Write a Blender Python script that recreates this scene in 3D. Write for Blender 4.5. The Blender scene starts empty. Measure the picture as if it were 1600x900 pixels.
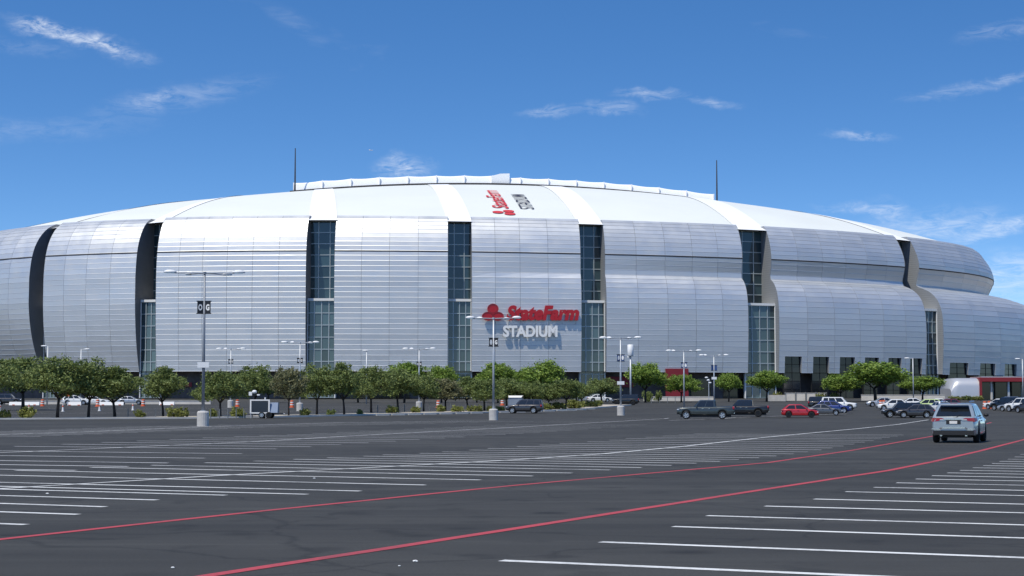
import bpy, bmesh, math, random
import numpy as np
from mathutils import Vector, Matrix, noise as mnoise

scene = bpy.context.scene
R = math.radians
# ------------------------------------------------------------------ camera
FPX, YH, EYE = 2700.0, 629.0, 1.72
PITCH = math.atan((YH - 450) / FPX)
cam_d = bpy.data.cameras.new('camera'); cam = bpy.data.objects.new('camera', cam_d)
scene.collection.objects.link(cam); scene.camera = cam
cam.location = (0, 0, EYE); cam.rotation_euler = (math.pi / 2 + PITCH, 0, 0)
cam_d.sensor_width = 36; cam_d.lens = FPX / 1600 * 36
cam_d.clip_start = 0.1; cam_d.clip_end = 60000
# ------------------------------------------------------------------ light
SUN_EL, SUN_AZ = R(60), R(-142)          # azimuth measured clockwise from +Y
sdir = Vector((math.sin(SUN_AZ) * math.cos(SUN_EL), math.cos(SUN_AZ) * math.cos(SUN_EL), math.sin(SUN_EL)))
sun_d = bpy.data.lights.new('sun', 'SUN'); sun = bpy.data.objects.new('sun', sun_d)
sun_d.energy = 4.4; sun_d.angle = R(0.53); sun_d.color = (1, 0.945, 0.82)
sun.rotation_euler = (-sdir).to_track_quat('-Z', 'Y').to_euler(); sun.location = (0, 0, 200)
scene.collection.objects.link(sun)
scene.view_settings.view_transform = 'Standard'; scene.view_settings.look = 'None'
scene.view_settings.exposure = -0.14; scene.view_settings.gamma = 1
scene.view_settings.use_curve_mapping = False

world = bpy.data.worlds.new('World'); scene.world = world; world.use_nodes = True
def build_world():
    nt = world.node_tree; N = nt.nodes; L = nt.links; N.clear()
    out = N.new('ShaderNodeOutputWorld'); bg = N.new('ShaderNodeBackground')
    sky = N.new('ShaderNodeTexSky'); sky.sky_type = 'NISHITA'; sky.sun_disc = False
    sky.sun_elevation = SUN_EL; sky.sun_rotation = SUN_AZ
    sky.altitude = 300; sky.air_density = 1.0; sky.dust_density = 0.3; sky.ozone_density = 2.2
    tc = N.new('ShaderNodeTexCoord')
    def math_(op, a, b=None, c=None):
        n = N.new('ShaderNodeMath'); n.operation = op
        for i, v in enumerate((a, b, c)):
            if v is None: continue
            if isinstance(v, (int, float)): n.inputs[i].default_value = v
            else: L.new(v, n.inputs[i])
        return n.outputs[0]
    sep = N.new('ShaderNodeSeparateXYZ'); L.new(tc.outputs['Generated'], sep.inputs[0])
    x, y, z = sep.outputs
    # clear dry air: the whole dome is read a little higher up than its true elevation
    cmb = N.new('ShaderNodeCombineXYZ'); L.new(x, cmb.inputs[0]); L.new(y, cmb.inputs[1])
    L.new(math_('ADD', math_('MULTIPLY', z, 2.15), 0.028), cmb.inputs[2])
    nrm = N.new('ShaderNodeVectorMath'); nrm.operation = 'NORMALIZE'; L.new(cmb.outputs[0], nrm.inputs[0])
    L.new(nrm.outputs[0], sky.inputs['Vector'])
    hs = N.new('ShaderNodeHueSaturation'); hs.inputs['Saturation'].default_value = 1.30
    hs.inputs['Hue'].default_value = 0.504; hs.inputs['Value'].default_value = 1.47
    L.new(sky.outputs[0], hs.inputs['Color'])
    # thin high clouds, in azimuth / elevation (degrees) so that they stay where they are in the sky
    az = math_('MULTIPLY', math_('ARCTAN2', x, y), 57.29578)
    el = math_('MULTIPLY', math_('ARCSINE', z), 57.29578)
    ae = N.new('ShaderNodeCombineXYZ'); L.new(az, ae.inputs[0]); L.new(el, ae.inputs[1])
    def noise(scale, detail, vec, rough=0.6, dist=0.0):
        n = N.new('ShaderNodeTexNoise'); n.inputs['Scale'].default_value = scale
        n.inputs['Detail'].default_value = detail; n.inputs['Roughness'].default_value = rough
        n.inputs['Distortion'].default_value = dist
        L.new(vec, n.inputs['Vector']); return n.outputs[0]
    def mapping(vec, rot, sc):
        m = N.new('ShaderNodeMapping'); m.inputs['Rotation'].default_value = (0, 0, R(rot)); m.inputs['Scale'].default_value = sc
        L.new(vec, m.inputs[0]); return m.outputs[0]
    nz = N.new('ShaderNodeTexNoise'); nz.inputs['Scale'].default_value = .9; nz.inputs['Detail'].default_value = 6; nz.inputs['Roughness'].default_value = .62; L.new(ae.outputs[0], nz.inputs[0]); wvc = nz.outputs['Color']
    fib1 = math_('MULTIPLY', math_('MAXIMUM', math_('SUBTRACT', noise(1.0, 6, mapping(ae.outputs[0], 14, (0.9, 3.6, 1)), 0.68, 1.1), .36), 0), 3.1)
    fib2 = math_('MULTIPLY', math_('MAXIMUM', math_('SUBTRACT', noise(1.0, 6, mapping(ae.outputs[0], -14, (1.4, 4.2, 1)), 0.68, 0.8), .36), 0), 3.1)
    total = None
    off = N.new('ShaderNodeVectorMath'); off.operation = 'MULTIPLY_ADD'; L.new(wvc, off.inputs[0]); off.inputs[1].default_value = (1.1, 0.8, 0); L.new(ae.outputs[0], off.inputs[2])
    def wisp(px, py, lx, ly, rot, amt, fib):
        nonlocal total
        a0 = math.degrees(math.atan((px - 800) / FPX)) + .55; e0 = math.degrees(math.atan((YH - py) / FPX)) + .40; k = math.degrees(1 / FPX)
        m = N.new('ShaderNodeMapping'); m.vector_type = 'TEXTURE'; m.inputs['Location'].default_value = (a0, e0, 0)
        m.inputs['Rotation'].default_value = (0, 0, R(rot)); m.inputs['Scale'].default_value = (lx * k * 1.45, ly * k * 1.45, 1)
        L.new(off.outputs[0], m.inputs[0]); ln = N.new('ShaderNodeVectorMath'); ln.operation = 'LENGTH'; L.new(m.outputs[0], ln.inputs[0])
        r = N.new('ShaderNodeMapRange'); r.interpolation_type = 'SMOOTHSTEP'; r.inputs[1].default_value = 1; r.inputs[2].default_value = 0; r.inputs[3].default_value = 0; r.inputs[4].default_value = amt * .66
        L.new(ln.outputs['Value'], r.inputs[0])
        g = math_('MULTIPLY', r.outputs[0], fib); total = g if total is None else math_('ADD', total, g)
    W = [(112, 71, 95, 12, -13, .85, fib2), (70, 60, 60, 12, -4, .4, fib2), (165, 82, 60, 18, -16, .35, fib2),
         (40, 92, 60, 14, -3, .16, fib2), (275, 158, 120, 20, 12, .30, fib1), (235, 165, 40, 12, 20, .2, fib1), (60, 215, 150, 18, 6, .16, fib1),
         (862, 172, 50, 8, 8, .55, fib1), (955, 165, 42, 10, -2, .6, fib1), (1018, 146, 50, 9, -4, .5, fib1), (1115, 160, 42, 8, -4, .42, fib1),
         (630, 262, 45, 20, -4, .8, fib2), (1345, 216, 46, 8, -7, .6, fib2), (1505, 152, 80, 9, 6, .34, fib1), (1575, 62, 60, 14, 8, .28, fib1), (1590, 140, 30, 8, 15, .4, fib1),
         (1355, 332, 65, 8, -4, .45, fib2), (1392, 345, 34, 24, -30, .42, fib2), (1470, 360, 120, 24, 4, .42, fib1), (1570, 366, 75, 13, 18, .75, fib1),
         (1590, 440, 130, 40, 4, .7, fib1), (1440, 372, 90, 18, 10, .25, fib1)]
    for w in W: wisp(*w)
    # the same kind of thin cirrus, scattered over the rest of the dome
    gen = noise(0.10, 5, mapping(ae.outputs[0], 10, (1, 2.2, 1)), 0.5, 0.4)
    scat = math_('MULTIPLY', math_('MULTIPLY', math_('MAXIMUM', math_('SUBTRACT', gen, 0.60), 0), 1.6), fib1)
    total = math_('MINIMUM', math_('ADD', total, scat), 0.9)
    mix = N.new('ShaderNodeMix'); mix.data_type = 'RGBA'
    L.new(total, mix.inputs['Factor']); L.new(hs.outputs[0], mix.inputs['A'])
    mix.inputs['B'].default_value = (8.6, 9.1, 9.8, 1)
    L.new(mix.outputs['Result'], bg.inputs[0]); bg.inputs[1].default_value = 0.125
    L.new(bg.outputs[0], out.inputs[0])
build_world()
world.cycles.sampling_method = 'MANUAL'; world.cycles.sample_map_resolution = 512
if hasattr(scene, 'cycles'):
    scene.cycles.max_bounces = 6; scene.cycles.use_denoising = True

# ------------------------------------------------------------------ helpers
C = scene.collection
rnd = random.Random(7)
def slope(Y):                                     # the lot is level, then rises gently to the stadium plaza
    return 0.0 if Y < 185 else min(2.7, (Y - 185) * 0.0125)
def G(x, y):                                      # point of the ground under a view direction
    u = (x - 800) / FPX; v = -(y - 450) / FPX
    dx, dy, dz = u, math.cos(PITCH) - v * math.sin(PITCH), math.sin(PITCH) + v * math.cos(PITCH)
    if dz < 0:
        k = -EYE / dz
        if k * dy < 185: return Vector((k * dx, k * dy, 0))
    Y = 185.0
    while Y < 400:
        k = Y / dy
        if EYE + k * dz <= slope(Y): break
        Y += .25
    k = Y / dy
    return Vector((k * dx, Y, slope(Y)))
def at(x, Y): return Vector(((x - 800) / FPX * Y, Y, slope(Y)))   # a spot on the ground at distance Y
def zat(y, Y): return EYE + (YH - y) / FPX * Y                   # height at distance Y

def new_mat(name, col, rough=0.6, metal=0.0, spec=0.5, vary=0.0, vscale=1.0, bump=0.0, bscale=20.0, coat=0.0, alpha_attr=None):
    m = bpy.data.materials.new(name); m.use_nodes = True
    nt = m.node_tree; N = nt.nodes; L = nt.links; b = N['Principled BSDF']
    b.inputs['Base Color'].default_value = (*col, 1); b.inputs['Roughness'].default_value = rough
    b.inputs['Metallic'].default_value = metal; b.inputs['Specular IOR Level'].default_value = spec
    b.inputs['Coat Weight'].default_value = coat; b.inputs['Coat Roughness'].default_value = 0.05
    tc = N.new('ShaderNodeTexCoord')
    if vary > 0:
        n = N.new('ShaderNodeTexNoise'); n.inputs['Scale'].default_value = vscale; n.inputs['Detail'].default_value = 6
        L.new(tc.outputs['Object'], n.inputs[0])
        r = N.new('ShaderNodeMapRange'); r.inputs[1].default_value = .3; r.inputs[2].default_value = .7
        r.inputs[3].default_value = 1 - vary; r.inputs[4].default_value = 1 + vary
        L.new(n.outputs[0], r.inputs[0])
        mx = N.new('ShaderNodeMix'); mx.data_type = 'RGBA'; mx.blend_type = 'MULTIPLY'; mx.inputs['Factor'].default_value = 1
        mx.inputs['A'].default_value = (*col, 1); L.new(r.outputs[0], mx.inputs['B']); L.new(mx.outputs['Result'], b.inputs['Base Color'])
    if bump > 0:
        n = N.new('ShaderNodeTexNoise'); n.inputs['Scale'].default_value = bscale; n.inputs['Detail'].default_value = 5
        L.new(tc.outputs['Object'], n.inputs[0])
        bp = N.new('ShaderNodeBump'); bp.inputs['Strength'].default_value = bump; bp.inputs['Distance'].default_value = .02
        L.new(n.outputs[0], bp.inputs['Height']); L.new(bp.outputs[0], b.inputs['Normal'])
    return m

class MB:
    def __init__(s): s.v = []; s.f = []; s.m = []
    def add(s, vs, fs, mi=0):
        o = len(s.v); s.v += [tuple(p) for p in vs]; s.f += [tuple(i + o for i in f) for f in fs]; s.m += [mi] * len(fs); return s
    def box(s, x0, x1, y0, y1, z0, z1, M=None, mi=0):
        vs = [Vector((x, y, z)) for z in (z0, z1) for y in (y0, y1) for x in (x0, x1)]
        if M: vs = [M @ p for p in vs]
        return s.add(vs, [(0, 2, 3, 1), (4, 5, 7, 6), (0, 1, 5, 4), (2, 6, 7, 3), (0, 4, 6, 2), (1, 3, 7, 5)], mi)
    def tube(s, pts, rs, n=8, cap=True, mi=0):
        pts = [Vector(p) for p in pts]
        if not isinstance(rs, (list, tuple)): rs = [rs] * len(pts)
        vs = []; fs = []
        for i, p in enumerate(pts):
            d = (pts[min(i + 1, len(pts) - 1)] - pts[max(i - 1, 0)]).normalized()
            a = d.orthogonal().normalized() if abs(d.z) < .99 else Vector((1, 0, 0)); a = (a - d * a.dot(d)).normalized(); b = d.cross(a)
            for k in range(n):
                th = 2 * math.pi * k / n; vs.append(p + (a * math.cos(th) + b * math.sin(th)) * rs[i])
        for i in range(len(pts) - 1):
            for k in range(n):
                k2 = (k + 1) % n; fs.append((i * n + k, i * n + k2, (i + 1) * n + k2, (i + 1) * n + k))
        if cap: fs.append(tuple(range(n))[::-1]); fs.append(tuple((len(pts) - 1) * n + k for k in range(n)))
        return s.add(vs, fs, mi)
    def grid(s, rows, closed=False, mi=0):
        n = len(rows[0]); vs = [p for r in rows for p in r]; fs = []
        for i in range(len(rows) - 1):
            for k in range(n - (0 if closed else 1)):
                k2 = (k + 1) % n; fs.append((i * n + k, i * n + k2, (i + 1) * n + k2, (i + 1) * n + k))
        return s.add(vs, fs, mi)
    def ball(s, c, r, nu=10, nv=6, sx=1, sy=1, sz=1, mi=0):
        c = Vector(c); rows = []
        for i in range(nv + 1):
            ph = -math.pi / 2 + math.pi * i / nv
            rows.append([c + Vector((sx * r * math.cos(ph) * math.cos(2 * math.pi * k / nu), sy * r * math.cos(ph) * math.sin(2 * math.pi * k / nu), sz * r * math.sin(ph))) for k in range(nu)])
        return s.grid(rows, True, mi)
    def mesh(s, name, mats, smooth=False):
        me = bpy.data.meshes.new(name); me.from_pydata(s.v, [], s.f); me.update()
        for m in (mats if isinstance(mats, (list, tuple)) else [mats]): me.materials.append(m)
        if any(s.m): me.polygons.foreach_set('material_index', s.m)
        if smooth: me.polygons.foreach_set('use_smooth', [True] * len(me.polygons))
        return me
    def build(s, name, mats, parent=None, smooth=False, fix=True):
        me = s.mesh(name, mats, smooth)
        if fix:
            bm = bmesh.new(); bm.from_mesh(me); bmesh.ops.recalc_face_normals(bm, faces=bm.faces); bm.to_mesh(me); bm.free()
        return link(name, me, parent)
def link(name, me, parent=None):
    o = bpy.data.objects.new(name, me); C.objects.link(o)
    if parent: o.parent = parent
    return o
def tag(o, label=None, cat=None, group=None, kind=None):
    if label: o['label'] = label
    if cat: o['category'] = cat
    if group: o['group'] = group
    if kind: o['kind'] = kind
    return o
def empty(name, loc, rz=0, label=None, cat=None, group=None):
    o = bpy.data.objects.new(name, None); o.empty_display_size = .2; C.objects.link(o)
    o.location = loc; o.rotation_euler = (0, 0, rz); tag(o, label, cat, group); return o
def copy_tree(o, parent=None):
    c = o.copy(); C.objects.link(c); c.parent = parent
    for ch in list(o.children): copy_tree(ch, c)
    return c
def text_mesh(body, size, extrude=0.0, shear=0.0, offset=0.0):
    cu = bpy.data.curves.new('lettering', 'FONT'); cu.body = body; cu.size = size; cu.extrude = extrude; cu.shear = shear
    cu.offset = offset; cu.resolution_u = 4
    o = bpy.data.objects.new('lettering', cu); C.objects.link(o)
    dg = bpy.context.evaluated_depsgraph_get(); me = bpy.data.meshes.new_from_object(o.evaluated_get(dg))
    bpy.data.objects.remove(o); bpy.data.curves.remove(cu)
    vs = [v.co.copy() for v in me.vertices]; fs = [tuple(p.vertices) for p in me.polygons]
    bpy.data.meshes.remove(me); return vs, fs

# ------------------------------------------------------------------ materials
def asphalt_mat():
    m = new_mat('asphalt', (.05, .05, .052), .88, spec=.3); nt = m.node_tree; N = nt.nodes; L = nt.links; b = N['Principled BSDF']
    geo = N.new('ShaderNodeNewGeometry')
    def noise(sc, det, rough=.6, vec=None):
        n = N.new('ShaderNodeTexNoise'); n.inputs['Scale'].default_value = sc; n.inputs['Detail'].default_value = det; n.inputs['Roughness'].default_value = rough
        L.new(vec or geo.outputs['Position'], n.inputs[0]); return n.outputs[0]
    mp = N.new('ShaderNodeMapping'); mp.inputs['Rotation'].default_value = (0, 0, R(-66)); mp.inputs['Scale'].default_value = (.035, .5, 1); L.new(geo.outputs['Position'], mp.inputs[0])
    mp2 = N.new('ShaderNodeMapping'); mp2.inputs['Rotation'].default_value = (0, 0, R(24)); mp2.inputs['Scale'].default_value = (.06, .45, 1); L.new(geo.outputs['Position'], mp2.inputs[0])
    def rng(v, a, b_, lo, hi):
        r = N.new('ShaderNodeMapRange'); r.inputs[1].default_value = a; r.inputs[2].default_value = b_; r.inputs[3].default_value = lo; r.inputs[4].default_value = hi
        L.new(v, r.inputs[0]); return r.outputs[0]
    def mul(a, b_):
        n = N.new('ShaderNodeMath'); n.operation = 'MULTIPLY'; L.new(a, n.inputs[0]); L.new(b_, n.inputs[1]); return n.outputs[0]
    f = mul(rng(noise(.09, 5), .3, .7, .78, 1.26), rng(noise(1, 4, .6, mp.outputs[0]), .3, .7, .86, 1.16))
    f = mul(f, rng(noise(1, 4, .6, mp2.outputs[0]), .35, .7, .9, 1.14))
    f = mul(f, rng(noise(28, 3, .7), .3, .7, .80, 1.22))
    f = mul(f, rng(noise(140, 2, .8), .3, .75, .72, 1.45))
    # oil drips and dark patches
    f = mul(f, rng(noise(.8, 3, .5), .60, .70, 1.0, .66))
    # fine cracks, dusty scuffs and tyre streaks along the lanes
    def vor(sc):
        v = N.new('ShaderNodeTexVoronoi'); v.feature = 'DISTANCE_TO_EDGE'; v.inputs['Scale'].default_value = sc
        ds = N.new('ShaderNodeVectorMath'); ds.operation = 'MULTIPLY_ADD'; nz = N.new('ShaderNodeTexNoise'); nz.inputs['Scale'].default_value = .5; nz.inputs['Detail'].default_value = 5; L.new(geo.outputs['Position'], nz.inputs[0])
        L.new(nz.outputs['Color'], ds.inputs[0]); ds.inputs[1].default_value = (2.2, 2.2, 0); L.new(geo.outputs['Position'], ds.inputs[2]); L.new(ds.outputs[0], v.inputs['Vector']); return v.outputs['Distance']
    f = mul(f, rng(vor(.16), .0, .010, .66, 1.0))
    dr = N.new('ShaderNodeTexVoronoi'); dr.inputs['Scale'].default_value = .55; L.new(geo.outputs['Position'], dr.inputs['Vector'])
    f = mul(f, rng(dr.outputs['Distance'], .02, .22, .55, 1.0))
    mp3 = N.new('ShaderNodeMapping'); mp3.inputs['Rotation'].default_value = (0, 0, R(-64)); mp3.inputs['Scale'].default_value = (.025, 1.3, 1); L.new(geo.outputs['Position'], mp3.inputs[0])
    f = mul(f, rng(noise(1, 5, .7, mp3.outputs[0]), .50, .72, 1.0, 1.42))
    f = mul(f, rng(noise(.22, 6, .65), .58, .72, 1.0, 1.32))
    mx = N.new('ShaderNodeMix'); mx.data_type = 'RGBA'; mx.blend_type = 'MULTIPLY'; mx.inputs['Factor'].default_value = 1
    mx.inputs['A'].default_value = (.0430, .0420, .0375, 1); L.new(f, mx.inputs['B'])
    L.new(mx.outputs['Result'], b.inputs['Base Color'])
    bp = N.new('ShaderNodeBump'); bp.inputs['Strength'].default_value = .5; bp.inputs['Distance'].default_value = .006
    L.new(noise(90, 4, .7), bp.inputs['Height']); L.new(bp.outputs[0], b.inputs['Normal'])
    return m
def paint_mat(name, col, wear):
    m = new_mat(name, col, .7, spec=.3); nt = m.node_tree; N = nt.nodes; L = nt.links; b = N['Principled BSDF']
    geo = N.new('ShaderNodeNewGeometry')
    n = N.new('ShaderNodeTexNoise'); n.inputs['Scale'].default_value = 9; n.inputs['Detail'].default_value = 7; n.inputs['Roughness'].default_value = .75
    n2 = N.new('ShaderNodeTexNoise'); n2.inputs['Scale'].default_value = .35; n2.inputs['Detail'].default_value = 2
    L.new(geo.outputs['Position'], n.inputs[0]); L.new(geo.outputs['Position'], n2.inputs[0])
    ad = N.new('ShaderNodeMath'); ad.operation = 'ADD'; L.new(n.outputs[0], ad.inputs[0]); L.new(n2.outputs[0], ad.inputs[1])
    r = N.new('ShaderNodeMapRange'); r.inputs[1].default_value = .95 + wear; r.inputs[2].default_value = 1.35 + wear
    r.inputs[3].default_value = 0; r.inputs[4].default_value = .75; L.new(ad.outputs[0], r.inputs[0])
    mx = N.new('ShaderNodeMix'); mx.data_type = 'RGBA'; L.new(r.outputs[0], mx.inputs['Factor'])
    mx.inputs['A'].default_value = (*col, 1); mx.inputs['B'].default_value = (.06, .06, .06, 1); L.new(mx.outputs['Result'], b.inputs['Base Color'])
    return m
def cladding_mat():
    m = new_mat('brushed_metal_cladding', (.5, .5, .53), .4, .62); nt = m.node_tree; N = nt.nodes; L = nt.links; b = N['Principled BSDF']
    at_ = N.new('ShaderNodeAttribute'); at_.attribute_name = 'shade'
    mx = N.new('ShaderNodeMix'); mx.data_type = 'RGBA'; mx.blend_type = 'MULTIPLY'; mx.inputs['Factor'].default_value = 1
    mx.inputs['A'].default_value = (.66, .665, .66, 1); L.new(at_.outputs['Fac'], mx.inputs['B']); L.new(mx.outputs['Result'], b.inputs['Base Color'])
    geo = N.new('ShaderNodeNewGeometry'); n = N.new('ShaderNodeTexNoise'); n.inputs['Scale'].default_value = .35; n.inputs['Detail'].default_value = 4
    L.new(geo.outputs['Position'], n.inputs[0])
    r = N.new('ShaderNodeMapRange'); r.inputs[1].default_value = .3; r.inputs[2].default_value = .7; r.inputs[3].default_value = .42; r.inputs[4].default_value = .54
    L.new(n.outputs[0], r.inputs[0]); L.new(r.outputs[0], b.inputs['Roughness'])
    return m
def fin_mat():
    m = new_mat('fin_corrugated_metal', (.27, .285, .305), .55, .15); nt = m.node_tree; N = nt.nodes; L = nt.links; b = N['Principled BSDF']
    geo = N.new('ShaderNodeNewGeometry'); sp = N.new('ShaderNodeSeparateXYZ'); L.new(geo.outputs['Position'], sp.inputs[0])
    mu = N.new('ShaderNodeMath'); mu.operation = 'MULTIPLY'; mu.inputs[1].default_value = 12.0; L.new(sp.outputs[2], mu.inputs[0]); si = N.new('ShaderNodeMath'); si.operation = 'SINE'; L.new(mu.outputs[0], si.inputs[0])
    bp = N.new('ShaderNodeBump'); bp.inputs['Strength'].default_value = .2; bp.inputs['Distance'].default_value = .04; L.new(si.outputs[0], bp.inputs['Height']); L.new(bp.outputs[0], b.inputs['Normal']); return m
def leaf_mat(name, c0, c1):
    m = new_mat(name, c0, .55, spec=.3); nt = m.node_tree; N = nt.nodes; L = nt.links; b = N['Principled BSDF']
    at_ = N.new('ShaderNodeAttribute'); at_.attribute_name = 'shade'
    mx = N.new('ShaderNodeMix'); mx.data_type = 'RGBA'; L.new(at_.outputs['Fac'], mx.inputs['Factor'])
    mx.inputs['A'].default_value = (*c0, 1); mx.inputs['B'].default_value = (*c1, 1); L.new(mx.outputs['Result'], b.inputs['Base Color'])
    tr = N.new('ShaderNodeBsdfTranslucent'); L.new(mx.outputs['Result'], tr.inputs[0]); ms = N.new('ShaderNodeMixShader'); ms.inputs[0].default_value = .22
    out = N['Material Output']; L.new(b.outputs[0], ms.inputs[1]); L.new(tr.outputs[0], ms.inputs[2]); L.new(ms.outputs[0], out.inputs[0])
    return m
M = dict(
    asphalt=asphalt_mat(), dirt=new_mat('desert_dirt', (.30, .25, .19), .95, vary=.2, vscale=.3),
    white_paint=paint_mat('white_line_paint', (.74, .74, .71), .0), old_paint=paint_mat('worn_line_paint', (.74, .74, .72), .05), red_paint=paint_mat('red_line_paint', (.46, .065, .075), .04),
    patch=new_mat('asphalt_patch', (.040, .042, .045), .95, spec=.1, vary=.15, vscale=3),
    clad=cladding_mat(), joint=new_mat('joint_backing_metal', (.30, .30, .31), .6, .2), fin=new_mat('fin_metal_shaded', (.20, .20, .205), .5, .25, vary=.08, vscale=.4), fin_light=fin_mat(),  # joint: plain grey backing metal; fin: darker copy toned for shaded end walls
    roof=new_mat('roof_fabric', (.70, .72, .68), .75, spec=.2, vary=.03, vscale=.05), roof_white=new_mat('roof_white_membrane', (.84, .85, .85), .7, spec=.2),
    rail=new_mat('dark_rail', (.035, .03, .028), .6), glass=new_mat('teal_curtain_glass', (.030, .056, .066), .06, spec=.7), glass_low=new_mat('pale_teal_glass', (.052, .085, .095), .06, spec=.7), glass_dark=new_mat('dark_glass', (.012, .014, .016), .08, spec=.5),
    mullion=new_mat('pale_mullion', (.42, .47, .48), .4, .3), sill=new_mat('white_sill', (.72, .72, .70), .6), void=new_mat('interior_dark', (.012, .012, .013), .9),
    sign_red=new_mat('sign_red', (.42, .012, .02), .45), sign_side=new_mat('sign_return', (.30, .30, .31), .5), sign_white=new_mat('sign_white', (.80, .80, .78), .45), print_black=new_mat('roof_print_dark', (.05, .05, .07), .8), print_red=new_mat('roof_print_red', (.58, .04, .05), .8),
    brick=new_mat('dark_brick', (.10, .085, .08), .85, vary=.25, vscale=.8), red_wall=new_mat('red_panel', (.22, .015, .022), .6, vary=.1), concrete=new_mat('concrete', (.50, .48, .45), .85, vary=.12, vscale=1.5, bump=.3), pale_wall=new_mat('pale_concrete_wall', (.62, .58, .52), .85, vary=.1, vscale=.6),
    canopy=new_mat('canopy_metal', (.55, .55, .56), .4, .4), bark=new_mat('bark', (.045, .036, .03), .9, vary=.3, vscale=3), leaf_dark=leaf_mat('leaf_olive', (.10, .14, .038), (.26, .31, .10)), leaf_bright=leaf_mat('leaf_bright', (.10, .175, .025), (.29, .39, .075)), leaf_dry=leaf_mat('leaf_dry', (.11, .12, .05), (.26, .25, .13)), leaf_shrub=leaf_mat('leaf_shrub', (.12, .14, .03), (.34, .35, .10)),
    galv=new_mat('galvanised_pole', (.50, .52, .54), .45, .35), pole_dark=new_mat('weathered_pole', (.24, .26, .29), .5, .3), lamp_white=new_mat('lamp_housing', (.78, .78, .77), .45), sign_black=new_mat('banner_black', (.018, .018, .022), .5), sign_blue=new_mat('banner_blue', (.03, .07, .20), .5),
    tyre=new_mat('tyre_rubber', (.012, .012, .012), .85), rim=new_mat('alloy_rim', (.62, .62, .64), .3, .7), rim_dark=new_mat('dark_rim', (.03, .03, .03), .4, .5), car_glass=new_mat('car_glass', (.010, .012, .014), .05, spec=.8), trim=new_mat('black_trim', (.015, .015, .016), .6), chrome=new_mat('chrome', (.75, .75, .76), .15, 1.0), tail=new_mat('tail_lamp_red', (.28, .008, .012), .2, coat=.5), head=new_mat('head_lamp', (.70, .72, .75), .15, .4), plate=new_mat('number_plate', (.72, .70, .66), .5),
    orange=new_mat('barrier_orange', (.62, .12, .04), .6), white_plastic=new_mat('white_plastic', (.75, .74, .72), .6), solar=new_mat('solar_panel', (.012, .018, .035), .15, spec=.6), sign_plate=new_mat('sign_plate', (.74, .75, .76), .5), navy=new_mat('trailer_end', (.25, .30, .38), .4, .4),
    rail_grey=new_mat('fence_grey', (.20, .21, .21), .6, .3))
for k_ in ('glass', 'glass_low', 'glass_dark'):
    nt = M[k_].node_tree; N = nt.nodes; oi = N.new('ShaderNodeObjectInfo'); r_ = N.new('ShaderNodeMapRange'); r_.inputs[3].default_value = .55; r_.inputs[4].default_value = 1.55; nt.links.new(oi.outputs['Random'], r_.inputs[0])
    mx = N.new('ShaderNodeMix'); mx.data_type = 'RGBA'; mx.blend_type = 'MULTIPLY'; mx.inputs['Factor'].default_value = 1; mx.inputs['A'].default_value = N['Principled BSDF'].inputs['Base Color'].default_value[:]
    nt.links.new(r_.outputs[0], mx.inputs['B']); nt.links.new(mx.outputs['Result'], N['Principled BSDF'].inputs['Base Color'])
def paint(name, col, metal=.3): return new_mat(name, col, .32, metal, coat=.8)

# ------------------------------------------------------------------ ground
def sheet(name, x0, x1, ys, mat, dz=0.0, nx=8, follow=True):
    mb = MB(); rows = []
    for Y in ys: rows.append([(x0 + (x1 - x0) * i / nx, Y, (slope(Y) if follow else 0) + dz) for i in range(nx + 1)])
    mb.grid(rows); o = mb.build(name, mat); o['kind'] = 'structure'; return o
ground = sheet('ground', -9000, 9000, [-9000, -300, 100, 185, 300, 401, 401.05, 900, 12000], M['dirt'], -.05, 6)
lot = sheet('parking_lot', -420, 420, [-120, 0, 60, 120, 185, 200, 250, 300, 350, 401, 401.05, 470], M['asphalt'], 0, 8)

def strip(mb, pts, w, dz):                        # flat painted band along ground points
    pts = [Vector((p[0], p[1])) for p in pts]; rows = []
    for i, p in enumerate(pts):
        d = (pts[min(i + 1, len(pts) - 1)] - pts[max(i - 1, 0)]).normalized(); n = Vector((-d.y, d.x)) * w / 2
        rows.append([(p.x + n.x, p.y + n.y, slope(p.y) + dz), (p.x - n.x, p.y - n.y, slope(p.y) + dz)])
    mb.grid(rows)
def line_obj(name, pts, w, mat, dz=.004, wob=0.0):
    P2 = []
    for i in range(len(pts) - 1):
        a = Vector(pts[i][:2]); b = Vector(pts[i + 1][:2]); n = max(1, int((b - a).length / 1.6))
        for k in range(n): P2.append(a.lerp(b, k / n))
    P2.append(Vector(pts[-1][:2]))
    if wob:
        ph = rnd.random() * 50
        P2 = [p + Vector((mnoise.noise((p.x * .6 + ph, p.y * .6, 0)), mnoise.noise((p.x * .6, p.y * .6 + ph, 5)))) * wob for p in P2]
    mb = MB(); strip(mb, P2, w, dz); o = mb.build(name, mat, lot, fix=False); return o
# red lane lines
red1 = [G(*q) for q in [(-260, 873), (0, 843), (400, 799.7), (800, 759), (1200, 723), (1330, 704), (1455, 682), (1520, 668), (1549, 660)]]
red2 = [G(*q) for q in [(-60, 967), (325, 900), (800, 827), (1200, 764), (1390, 735), (1460, 721), (1530, 705), (1600, 687), (1700, 664)]]
line_obj('red_lane_line', red1, .17, M['red_paint'], .005, .02); line_obj('red_lane_line', red2, .19, M['red_paint'], .005, .02)
e1 = Vector((math.cos(R(65)), math.sin(R(65)))); e2 = Vector((math.cos(R(-25)), math.sin(R(-25))))
W_LINE = .19
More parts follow.
